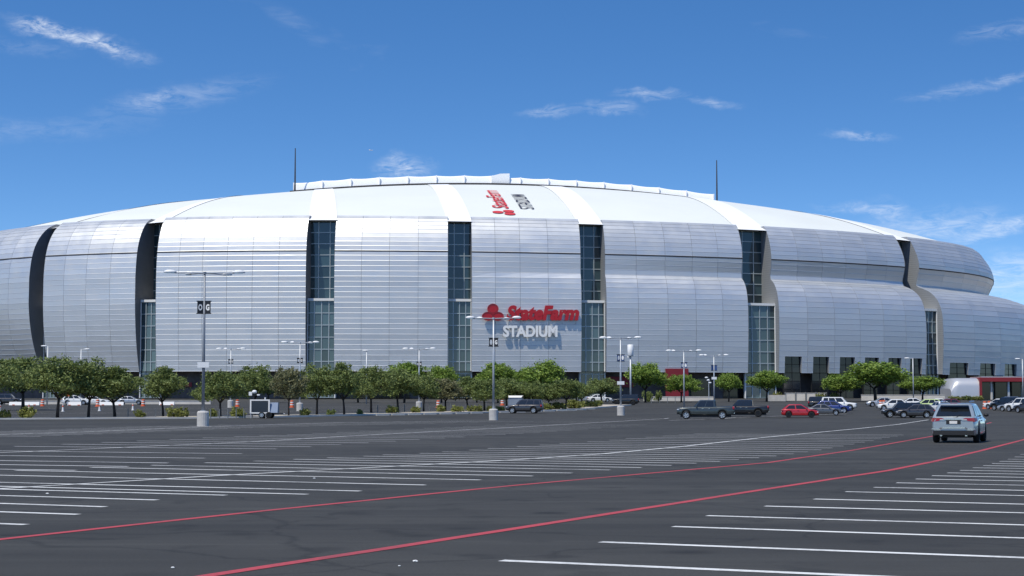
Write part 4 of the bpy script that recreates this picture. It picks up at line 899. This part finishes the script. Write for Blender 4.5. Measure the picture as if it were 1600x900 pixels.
TYPES = dict(
    suv=dict(L=4.95, W=1.95, wh=(.95, 3.88), r=.375, top=[(0, .80), (.12, .95), (.5, 1.02), (1.35, 1.10), (2.0, 1.10), (4.55, 1.12), (4.82, 1.10), (4.95, 1.0)], cab=(1.2, 4.86, 2.1, 4.28, 1.09, 1.70), wb=.905, wr=.70, sill=.30, nwin=3),
    boxsuv=dict(L=4.75, W=1.9, wh=(.85, 3.65), r=.38, top=[(0, .85), (.1, 1.0), (1.3, 1.12), (4.4, 1.14), (4.66, 1.14), (4.75, 1.05)], cab=(1.25, 4.72, 1.85, 4.55, 1.12, 1.82), wb=.90, wr=.76, sill=.36, nwin=3),
    cross=dict(L=4.55, W=1.85, wh=(.88, 3.55), r=.35, top=[(0, .74), (.12, .88), (.5, .95), (1.25, 1.03), (4.2, 1.06), (4.45, 1.02), (4.55, .9)], cab=(1.1, 4.46, 2.0, 3.85, 1.03, 1.62), wb=.90, wr=.68, sill=.27, nwin=3),
    sedan=dict(L=4.75, W=1.82, wh=(.9, 3.65), r=.33, top=[(0, .62), (.12, .74), (.5, .82), (1.35, .92), (2.0, .94), (3.9, .97), (4.5, .96), (4.68, .90), (4.75, .78)], cab=(1.3, 4.25, 2.2, 3.35, .92, 1.44), wb=.89, wr=.66, sill=.22, nwin=2),
    hatch=dict(L=4.15, W=1.76, wh=(.8, 3.35), r=.32, top=[(0, .62), (.1, .76), (.45, .85), (1.1, .94), (3.8, .99), (4.05, .96), (4.15, .85)], cab=(.98, 4.06, 1.85, 3.4, .94, 1.5), wb=.89, wr=.68, sill=.22, nwin=2),
    pickup=dict(L=5.9, W=2.03, wh=(.95, 4.65), r=.41, top=[(0, 1.02), (.06, 1.14), (.3, 1.19), (1.6, 1.25), (3.95, 1.27), (4.05, 1.27), (5.85, 1.30), (5.9, 1.26)], cab=(1.65, 4.02, 2.30, 3.94, 1.24, 1.98), wb=.89, wr=.76, sill=.45, nwin=2, bed=(4.1, 5.78, .82)))
def car(kind, px, py, head, pmat, label, rim='rim', group=None, scale=1.0, Y=None, detail=True, off=0):
    T = TYPES[kind]; p = G(px, py) if Y is None else at(px, Y); e = empty('pickup_truck' if kind == 'pickup' else 'car', p + Vector((0, 0, .006)), R(head), label, 'pickup' if kind == 'pickup' else 'car', group); e.scale = (scale,) * 3
    L_, Wd, r = T['L'], T['W'], T['r']; hl = L_ / 2
    st = sorted(set([0, .03, .08, .15, .3, L_ - .3, L_ - .15, L_ - .07, L_ - .02, L_] + list(np.round(np.linspace(.3, L_ - .3, 34), 3)) + [np.round(w + q * (r + .07), 3) for w in T['wh'] for q in (-1.001, -1, -.97, -.9, -.75, -.5, -.25, 0, .25, .5, .75, .9, .97, 1, 1.001)] + ([T['bed'][0] - .01, T['bed'][0], T['bed'][1], T['bed'][1] + .01] if 'bed' in T else [])))
    rows = []; tx = [q[0] for q in T['top']]; tz = [q[1] for q in T['top']]
    for s in st:
        c = abs(s - hl) / hl; w = Wd / 2 * (1 - .13 * c ** 10 - .02 * c ** 2); zt = float(np.interp(s, tx, tz)); zb = T['sill'] + .12 * c ** 14
        for ws in T['wh']:
            d = abs(s - ws); ra = r + .07
            if d <= ra: zb = max(zb, r + math.sqrt(max(0, ra * ra - d * d)))
        zb = min(zb, zt - .12); zi = zt + .015; inn = .84
        if 'bed' in T and T['bed'][0] <= s <= T['bed'][1]: zi = T['bed'][2]
        hh = zt - zb
        half = [(0, zb), (w * .90, zb), (w * .985, zb + min(.08, hh * .2)), (w, zb + .36 * hh), (w * .995, zb + .62 * hh), (w * .965, zt - min(.07, hh * .25)), (w * .92, zt - .012), (w * .88, zt), (w * inn, zi if zi < zt else zt + .008), (0, zi)]
        rows.append([(hl - s, y, z) for y, z in half] + [(hl - s, -y, z) for y, z in half[-2:0:-1]])
    mb = MB(); mb.grid(rows, True); n = len(rows[0]); mb.add(rows[0], [tuple(range(n))]); mb.add(rows[-1], [tuple(range(n))[::-1]])
    body = mb.build('body', pmat, e)
    bmo = body.modifiers.new('soft', 'BEVEL'); bmo.width = .0; body.modifiers.remove(bmo)
    for pl_ in body.data.polygons: pl_.use_smooth = len(pl_.vertices) == 4
    body.data.set_sharp_from_angle(angle=R(38))
    x0, x1, x2, x3, zb, zr = T['cab']; wb, wr = Wd / 2 * T['wb'], Wd / 2 * T['wr']
    def fx(t): return hl - (x0 + (x2 - x0) * t ** 1.06)
    def rx(t): return hl - (x1 + (x3 - x1) * t ** 1.12)
    def hw(t): return wb + (wr - wb) * t ** 1.18
    def zz(t): return zb - .02 + (zr - .05 - zb + .02) * t
    lv = [0, .25, .5, .75, .9, 1.0]; rows = []
    for t in lv + [1.04, 1.07]:
        tt = min(t, 1); k = 0 if t <= 1 else (.07 if t < 1.05 else .22); f, r_, h_ = fx(tt) - k * .9, rx(tt) + k * .7, hw(tt) - k * .8; z = zz(tt) + (0 if t <= 1 else (.035 if t < 1.05 else .05)); c = .10
        rows.append([(f, h_ - c * 1.3, z), (f - c, h_, z), ((f + r_) / 2, h_ + .012, z), (r_ + c, h_, z), (r_, h_ - c * 1.3, z), (r_, 0, z + (.0)), (r_, -h_ + c * 1.3, z), (r_ + c, -h_, z), ((f + r_) / 2, -h_ - .012, z), (f - c, -h_, z), (f, -h_ + c * 1.3, z), (f + .03, 0, z)])
    mb = MB(); mb.grid(rows, True); mb.add(rows[-1], [tuple(range(12))]); cab = mb.build('cabin', pmat, e)
    for pl_ in cab.data.polygons: pl_.use_smooth = True
    cab.data.set_sharp_from_angle(angle=R(42))
    ta, tb = .10, .90
    def quadgrid(fn, name, n=4):
        q = MB(); q.grid([[fn(a, t) for a in np.linspace(0, 1, 4)] for t in np.linspace(ta, tb, n)]); return q.build(name, M['car_glass'], cab, True, fix=False)
    quadgrid(lambda a, t: (fx(t) + .022 + .02 * math.sin(a * math.pi), (hw(t) - .14) * (1 - 2 * a), zz(t) + .01), 'windscreen'); quadgrid(lambda a, t: (rx(t) - .016, (hw(t) - .13) * (2 * a - 1), zz(t) + .008), 'rear_window')
    nw = T['nwin']
    for sd in (-1, 1):
        fr = {2: [(.05, .48), (.53, .93)], 3: [(.04, .36), (.40, .69), (.73, .95)]}[nw]
        for (a0, a1) in fr:
            def fn(a, t, a0=a0, a1=a1): aa = a0 + (a1 - a0) * a; f, r_ = fx(t) - .12, rx(t) + .12; return (f + (r_ - f) * aa, sd * (hw(t) + .022), zz(t) + .005)
            quadgrid(fn, 'side_window')
    for ws in T['wh']:
        for sd in (-1, 1): wheel_parts(e, hl - ws, sd * (Wd / 2 - .135), r, .24, M[rim], sd)
    MB().box(-hl + .35, hl - .35, -Wd / 2 + .30, Wd / 2 - .30, .22, T['sill'] + .3).build('underbody', M['trim'], e)
    for ws in T['wh']:
        MB().box(hl - ws - r - .02, hl - ws + r + .02, -Wd / 2 + .28, Wd / 2 - .28, .3, min(r * 2.05, .8)).build('wheel_well', M['trim'], e)
    ztf = float(np.interp(.1, tx, tz)); ztr = float(np.interp(L_ - .15, tx, tz))
    for sd in (-1, 1):
        MB().ball((hl - .14, sd * (Wd / 2 - .26), ztf - .16), 1, 10, 6, .17, .22, .085).build('headlight', M['head'], e, True)
        tl_h = .2 if kind in ('pickup', 'boxsuv') else .10; MB().ball((-hl + .10, sd * (Wd / 2 - .17), ztr - .17), 1, 10, 6, .14, .17 if kind not in ('pickup',) else .1, tl_h).build('taillight', M['tail'], e, True)
        MB().ball((fx(0) - .38, sd * (Wd / 2 + .07), zb + .08), 1, 8, 6, .09, .12, .075).build('mirror', M['trim'] if kind == 'suv' else pmat, e, True)
        for k in range(2 if kind not in ('none',) else 1):
            xh = hl - (x0 + (x1 - x0) * (.42 + .28 * k)); MB().box(xh - .1, xh + .1, sd * (Wd / 2 - .005) - .015, sd * (Wd / 2 - .005) + .015, zb - .17, zb - .14).build('door_handle', M['chrome' if kind == 'pickup' else 'trim'], e)
    MB().box(hl - .03, hl + .02, -Wd * .27, Wd * .27, ztf - .30, ztf - .13).build('grille', M['trim'], e); MB().box(hl - .06, hl + .015, -Wd * .40, Wd * .40, T['sill'] + .06, T['sill'] + .2).build('front_bumper', M['trim'], e)
    MB().box(-hl - .02, -hl + .06, -Wd * .42, Wd * .42, T['sill'] + .12, T['sill'] + .30).build('rear_bumper', M['trim' if kind != 'pickup' else 'chrome'], e)
    MB().box(-hl - .03, -hl + .01, -.16, .16, ztr - .30, ztr - .14).build('number_plate', M['plate'], e)
    return e, T, dict(hl=hl, fx=fx, rx=rx, hw=hw, zz=zz, cab=cab)
silver = paint('silver_blue_paint', (.40, .45, .47), .5)
e, T, q = car('suv', 1500, 690.5, 69.5, silver, 'silver blue crossover driving away down the red lined lane', rim='rim_dark')
hl = q['hl']; Wd = T['W']
for o in list(e.children):
    if o.name.split('.')[0] in ('taillight', 'rear_bumper', 'number_plate'): bpy.data.objects.remove(o)
for sd in (-1, 1):
    m = MB(); m.add([(-hl - .015, sd * .38, 1.02), (-hl - .015, sd * .50, 1.06), (-hl + .01, sd * .86, 1.06), (-hl + .24, sd * .955, 1.05), (-hl + .24, sd * .965, .93), (-hl + .01, sd * .885, .90), (-hl - .02, sd * .62, .93)], [(0, 1, 2, 5, 6), (2, 3, 4, 5)]); m.build('taillight', M['tail'], e)
    m = MB().box(-hl - .03, -hl, sd * .36, sd * .56, .965, 1.0); m.build('reverse_lamp', M['head'], e)
    m = MB().box(-hl - .028, -hl + .02, sd * .60, sd * .82, .475, .52); m.build('reflector', M['tail'], e)
    m = MB().tube([(-hl + .3, sd * .52, .33), (-hl - .03, sd * .52, .33)], .05, 10); m.build('exhaust_pipe', M['chrome'], e)
    m = MB().tube([(hl - 2.25, sd * .60, 1.735), (hl - 2.4, sd * .61, 1.77), (hl - 4.0, sd * .61, 1.76), (hl - 4.2, sd * .60, 1.715)], .022, 6); m.build('roof_rail', M['chrome'], e)
    m = MB().box(-hl + 1.2, hl - 1.5, sd * (Wd / 2 - .012) - .014, sd * (Wd / 2 - .012) + .014, .44, .475); m.build('sill_strip', M['chrome'], e)
MB().box(-hl - .035, -hl + .05, -.84, .84, .34, .53).build('lower_bumper', M['trim'], e)
m = MB().add([(-hl - .05, -.9, .58), (-hl - .05, -.55, .56), (-hl - .055, -.45, .63), (-hl - .055, .45, .63), (-hl - .05, .55, .56), (-hl - .05, .9, .58), (-hl - .05, .9, .615), (-hl - .05, .6, .60), (-hl - .055, .5, .68), (-hl - .055, -.5, .68), (-hl - .05, -.6, .60), (-hl - .05, -.9, .615)], [(0, 1, 10, 11), (1, 2, 9, 10), (2, 3, 8, 9), (3, 4, 7, 8), (4, 5, 6, 7)]); m.build('chrome_strip', M['chrome'], e)
MB().box(-hl - .018, -hl + .01, -.30, .30, .80, .97).build('plate_recess', M['trim'], e); MB().box(-hl - .028, -hl - .019, -.16, .16, .815, .935).build('number_plate', M['plate'], e)
MB().box(-hl - .03, -hl - .005, -.42, .42, .985, 1.01).build('tailgate_strip', M['chrome'], e)
m = MB().add([(-hl + .52, -.58, 1.70), (-hl + .52, .58, 1.70), (-hl + .30, .60, 1.66), (-hl + .30, -.60, 1.66), (-hl + .52, -.58, 1.64), (-hl + .52, .58, 1.64)], [(0, 1, 2, 3), (3, 2, 5, 4), (0, 3, 4), (1, 5, 2)]); m.build('spoiler', silver, e)
MB().box(-hl + .28, -hl + .30, -.15, .15, 1.655, 1.675).build('brake_lamp', M['tail'], e)
MB().tube([(-hl + .04, .0, 1.12), (-hl + .20, -.42, 1.20)], .012, 5).build('rear_wiper', M['trim'], e)
MB().box(hl - 3.9, hl - 2.7, -.45, .45, 1.715, 1.735).build('sunroof', M['car_glass'], e)
MB().ball((hl - 4.05, 0, 1.77), 1, 8, 5, .09, .025, .045).build('antenna_fin', M['trim'], e, True)

P = dict(green=paint('dark_green_grey_paint', (.045, .056, .056), .4), black=paint('black_paint', (.010, .010, .011)), red=paint('red_paint', (.42, .012, .018), .15), grey=paint('slate_grey_paint', (.09, .095, .105)), blue=paint('royal_blue_paint', (.012, .03, .16)), white=paint('white_paint', (.72, .72, .70), .0), char=paint('charcoal_paint', (.045, .043, .046)), lime=paint('pale_green_paint', (.55, .66, .28), .1), silver=paint('silver_paint', (.45, .46, .47), .5), maroon=paint('maroon_paint', (.14, .012, .015)))
car('pickup', 1103, 655, 172, P['green'], 'dark grey green crew cab pickup with bright wheels')
car('pickup', 1162, 651.5, 170, P['black'], 'black pickup parked behind the grey green pickup', rim='rim_dark', scale=.96)
car('hatch', 1250, 652.5, -8, P['red'], 'red hatchback with dark wheels', rim='rim_dark', scale=.97)
car('sedan', 1288, 649, -12, P['grey'], 'slate grey sedan behind the nose of the red hatchback', scale=.92)
car('cross', 1302, 646, -14, P['blue'], 'royal blue crossover beyond the grey sedan', scale=.97)
car('boxsuv', 1311, 641.5, -16, P['white'], 'white large car beyond the blue crossover', scale=1.0)
car('boxsuv', 1290, 640, -14, P['black'], 'black car with roof rack half hidden behind blue crossover and white car', rim='rim_dark')
car('cross', 1430, 653, 172, P['char'], 'charcoal crossover with bright wheels facing the stacked cars', scale=.92)
car('boxsuv', 1409, 652.5, 176, P['black'], 'black off road car beside the charcoal crossover', scale=.90)
car('hatch', 1394, 641, 178, P['white'], 'white hatchback behind the black off road car', scale=1.0)
car('cross', 1447, 642, 176, P['lime'], 'pale green roofed car behind the charcoal crossover', scale=.98)
car('sedan', 1462, 638, 174, P['white'], 'white sedan just beyond the pale green car')
car('hatch', 1468, 645, 100, P['white'], 'white hatchback parked left of the silver blue crossover', scale=.96)
car('hatch', 1479, 640, 176, P['maroon'], 'maroon hatchback hidden mostly by the silver blue crossover')
LR = ['white car parked next to the orange barrels', 'black car in the row by the canopy, next to the white car', 'silver car in the row by the canopy', 'white car in the row by the canopy, next to the silver car', 'charcoal car in the row by the canopy']
for i, (x, y, k, c, h) in enumerate([(1561, 639.5, 'hatch', 'white', 130), (1574, 641.5, 'boxsuv', 'black', 125), (1587, 643, 'sedan', 'silver', 128), (1598, 643.5, 'boxsuv', 'white', 125), (1611, 645, 'cross', 'char', 122)]): car(k, x, y, h, P[c], LR[i])
for i, (x, Y, k, c, lab) in enumerate([(1590, 262, 'hatch', 'white', 'white hatchback furthest back below the canopy columns'), (1572, 268, 'cross', 'grey', 'slate grey crossover furthest back below the canopy columns'), (1420, 262, 'sedan', 'white', 'white sedan in the back row behind the black off road car'), (1376, 270, 'sedan', 'silver', 'silver sedan in the back row behind the orange barrels')]): car(k, x, None, 175, P[c], lab, Y=Y)
car('boxsuv', 820, 646, 170, P['char'], 'dark estate car parked at the end of the shrub bed', scale=.95)
car('boxsuv', 978, 633, 172, P['black'], 'black car by the kerb end near the camera lamp', rim='rim_dark', scale=.95)
for i, (x, Y, k, c, lab) in enumerate([(120, 292, 'cross', 'white', 'white crossover in the far lot seen between left tree trunks'), (205, 294, 'sedan', 'silver', 'silver sedan in the far lot under the left trees'), (150, 293, 'sedan', 'white', 'white sedan in the far lot under the left trees'), (14, 294, 'boxsuv', 'char', 'charcoal car in the far lot under the left trees'), (936, 330, 'sedan', 'white', 'white sedan under the last small median tree'), (915, 330, 'cross', 'silver', 'silver crossover beside the white sedan under the small trees')]): car(k, x, None, 5, P[c], lab, Y=Y)
# white box trailer roof behind the estate
p = at(806, 236); e = empty('utility_trailer', p, R(172), 'pale grey utility box with domed white roof behind the dark estate car', 'trailer'); MB().box(-.95, .95, -.8, .8, .2, 1.75).build('box_body', M['navy'], e)
m = MB(); m.grid([[(-1.05 + .06 * abs(j - 3), -.9 + .3 * j, 1.76 + .28 * math.sin(math.pi * (j) / 6)) for j in range(7)], [(1.05 - .06 * abs(j - 3), -.9 + .3 * j, 1.76 + .28 * math.sin(math.pi * j / 6)) for j in range(7)]]); m.add([(-1.05, -.9, 1.75), (1.05, -.9, 1.75), (1.05, .9, 1.75), (-1.05, .9, 1.75)], [(0, 1, 2, 3)]); m.build('domed_roof', M['white_plastic'], e)
for s in (-1, 1): MB().box(s * .7 - .12, s * .7 + .12, -.7, .7, 0, .2).build('skid', M['trim'], e)
# solar light tower trailer
p = G(410, 653.5); e = empty('solar_trailer', p, R(-4), 'white framed solar panel trailer with camera mast at the kerb', 'trailer')
MB().box(-1.1, .75, -.55, -.50, .62, 1.92).build('solar_panel', M['solar'], e)
for a in ((-1.26, -1.1, .5, 2.02), (.75, .91, .5, 2.02)): MB().box(a[0], a[1], -.57, -.46, a[2], a[3]).build('panel_frame', M['white_plastic'], e)
for z in (.5, 1.88): MB().box(-1.1, .75, -.57, -.46, z, z + .14).build('panel_frame', M['white_plastic'], e)
MB().box(-1.1, .8, -.45, .45, .55, 1.7).build('equipment_box', M['trim'], e); m = MB().add([(.85, -.5, .6), (1.75, -.5, .6), (1.75, -.2, 1.7), (.85, -.2, 1.7), (.85, .4, .6), (1.75, .4, .6), (1.75, .4, 1.7), (.85, .4, 1.7)], [(0, 1, 2, 3), (5, 4, 7, 6), (1, 5, 6, 2), (4, 0, 3, 7), (3, 2, 6, 7), (0, 4, 5, 1)]); m.build('end_box', M['navy'], e)
MB().box(-1.2, 2.3, -.3, .3, .48, .55).build('chassis', M['trim'], e); MB().tube([(2.3, 0, .51), (2.45, 0, .45)], .06, 6).build('hitch', M['galv'], e)
for s in (-1, 1): wheel_parts(e, 0.05, s * .62, .34, .2, M['rim'], s); wheel_parts(e, .85, s * .62, .34, .2, M['rim_dark'], s)
MB().tube([(-.95, 0, 1.7), (-.95, 0, 2.75)], .07, 8).build('mast', M['trim'], e); MB().ball((-.9, 0, 2.85), 1, 10, 6, .28, .2, .2).build('camera_dome', M['lamp_white'], e, True); MB().box(-1.5, -1.15, -.1, .1, 2.45, 2.85).build('flood_light', M['lamp_white'], e); MB().box(-.6, -.3, -.1, .1, 2.45, 2.6).build('flood_light', M['lamp_white'], e)
MB().tube([(.35, -.3, 1.95), (.35, -.3, 2.25)], .08, 6).build('antenna', M['lamp_white'], e)
for s in (-1.15, .5): MB().tube([(s, -.6, 0), (s, -.6, .6)], .04, 6).build('jack_leg', M['galv'], e)

# ------------------------------------------------------------------ barriers
cone_me = MB().tube([(0, 0, 0), (0, 0, .06)], .24, 8); cone_me.tube([(0, 0, .06), (0, 0, .95)], [.15, .07], 10); cone_base = cone_me.mesh('post_body', M['white_plastic'])
band_me = MB().tube([(0, 0, .6), (0, 0, .8)], [.115, .10], 10).mesh('orange_band', M['orange'])
for x, Y in [(47, 232), (100, 228), (157, 232), (209, 238), (2, 226)]:
    e = empty('traffic_post', at(x, Y), 0, 'white traffic post with orange band on the asphalt behind the median', 'traffic post', 'white traffic posts behind the median'); link('post_body', cone_base, e); link('orange_band', band_me, e)
drum = MB(); drum.tube([(0, 0, 0), (0, 0, .1), (0, 0, .1), (0, 0, 1.0), (0, 0, 1.05)], [.42, .40, .30, .25, .15], 12); drum_me = drum.mesh('drum_body', M['orange'], False); db = MB().tube([(0, 0, .35), (0, 0, .5)], [.295, .285], 12).mesh('white_band', M['white_plastic']); db2 = MB().tube([(0, 0, .68), (0, 0, .82)], [.275, .268], 12).mesh('white_band', M['white_plastic'])
def barrels(L_, lab, grp):
    for x, Y in L_:
        e = empty('traffic_barrel', at(x, Y), 0, lab, 'barrel', grp); e.scale = (1.0, 1.0, 1.05); link('drum_body', drum_me, e); link('white_band', db, e); link('white_band', db2, e)
barrels([(68, 276), (154, 272), (225, 276), (372, 270), (457, 262), (685, 262), (785, 285)], 'orange and white traffic barrel behind the median trees', 'barrels behind the median trees')
barrels([(1375, 262), (1379.5, 264)], 'orange barrel just left of the white hatchback', 'barrels by the white hatchback'); barrels([(1537, 250), (1544, 252)], 'orange barrel between the silver blue crossover and the canopy row', 'barrels by the canopy row')
for i, (x, Y, w) in enumerate([(40, 288, 5), (118, 286, 2.2), (176, 288, 4), (262, 290, 2.5)]):
    e = empty('white_barrier', at(x, Y), 0, 'low white plastic road barrier at the edge of the far lot', 'barrier', 'white barriers in the far lot'); m = MB().add([(-w / 2, -.3, 0), (w / 2, -.3, 0), (w / 2, .3, 0), (-w / 2, .3, 0), (-w / 2, -.1, .55), (w / 2, -.1, .55), (w / 2, .1, .55), (-w / 2, .1, .55)], [(0, 1, 5, 4), (2, 3, 7, 6), (1, 2, 6, 5), (3, 0, 4, 7), (4, 5, 6, 7), (3, 2, 1, 0)]); m.build('barrier_body', M['white_plastic'], e)
    for s in (-1, 1): MB().box(s * w * .35 - .2, s * w * .35 + .2, -.34, .34, -.02, .12).build('foot', M['orange'], e)
e = empty('orange_sign', at(108, 284), 0, 'small square orange red sign behind a left tree', 'sign'); MB().tube([(0, 0, 0), (0, 0, 2.2)], .04, 6).build('post', M['galv'], e); MB().box(-.45, .45, -.06, -.04, 1.5, 2.4).build('sign_face', M['orange'], e)
# litter on the asphalt
for x, y, s in [(649, 878, .028), (74, 772, .03), (270, 888, .022), (624, 885, .016), (491, 748, .03)]:
    p = G(x, y); m = MB().ball((0, 0, s * .4), s, 7, 4, 1, .7, .4); m.v = [(v[0] + rnd.uniform(-.2, .2) * s, v[1] + rnd.uniform(-.2, .2) * s, v[2]) for v in m.v]; o = m.build('litter', M['sign_white']); o.location = p; tag(o, 'small scrap of white litter lying on the asphalt', 'litter', 'white litter scraps on the asphalt')
# airliner far off
d = Vector(((578 - 800) / FPX, 1, (YH - 232) / FPX)) * 9000; e = empty('aeroplane', d, R(20), 'tiny white aeroplane high in the sky above the roof', 'aeroplane')
MB().tube([(-11, 0, 0), (-8, 0, 0), (8, 0, 0), (11, 0, 0)], [.3, 1.4, 1.4, .3], 10).build('fuselage', M['lamp_white'], e, True)
for s in (-1, 1): MB().add([(2.5, s * 1.2, -.3), (-1.5, s * 1.2, -.3), (-4, s * 11, .4), (-2.5, s * 11, .4), (2.5, s * 1.2, -.6), (-1.5, s * 1.2, -.6), (-4, s * 11, .3), (-2.5, s * 11, .3)], [(0, 1, 2, 3), (7, 6, 5, 4), (0, 3, 7, 4), (1, 5, 6, 2), (2, 6, 7, 3), (0, 4, 5, 1)]).build('wing', M['lamp_white'], e)
MB().box(-10.5, -8, -.1, .1, 1, 4.5).build('tail_fin', M['lamp_white'], e)
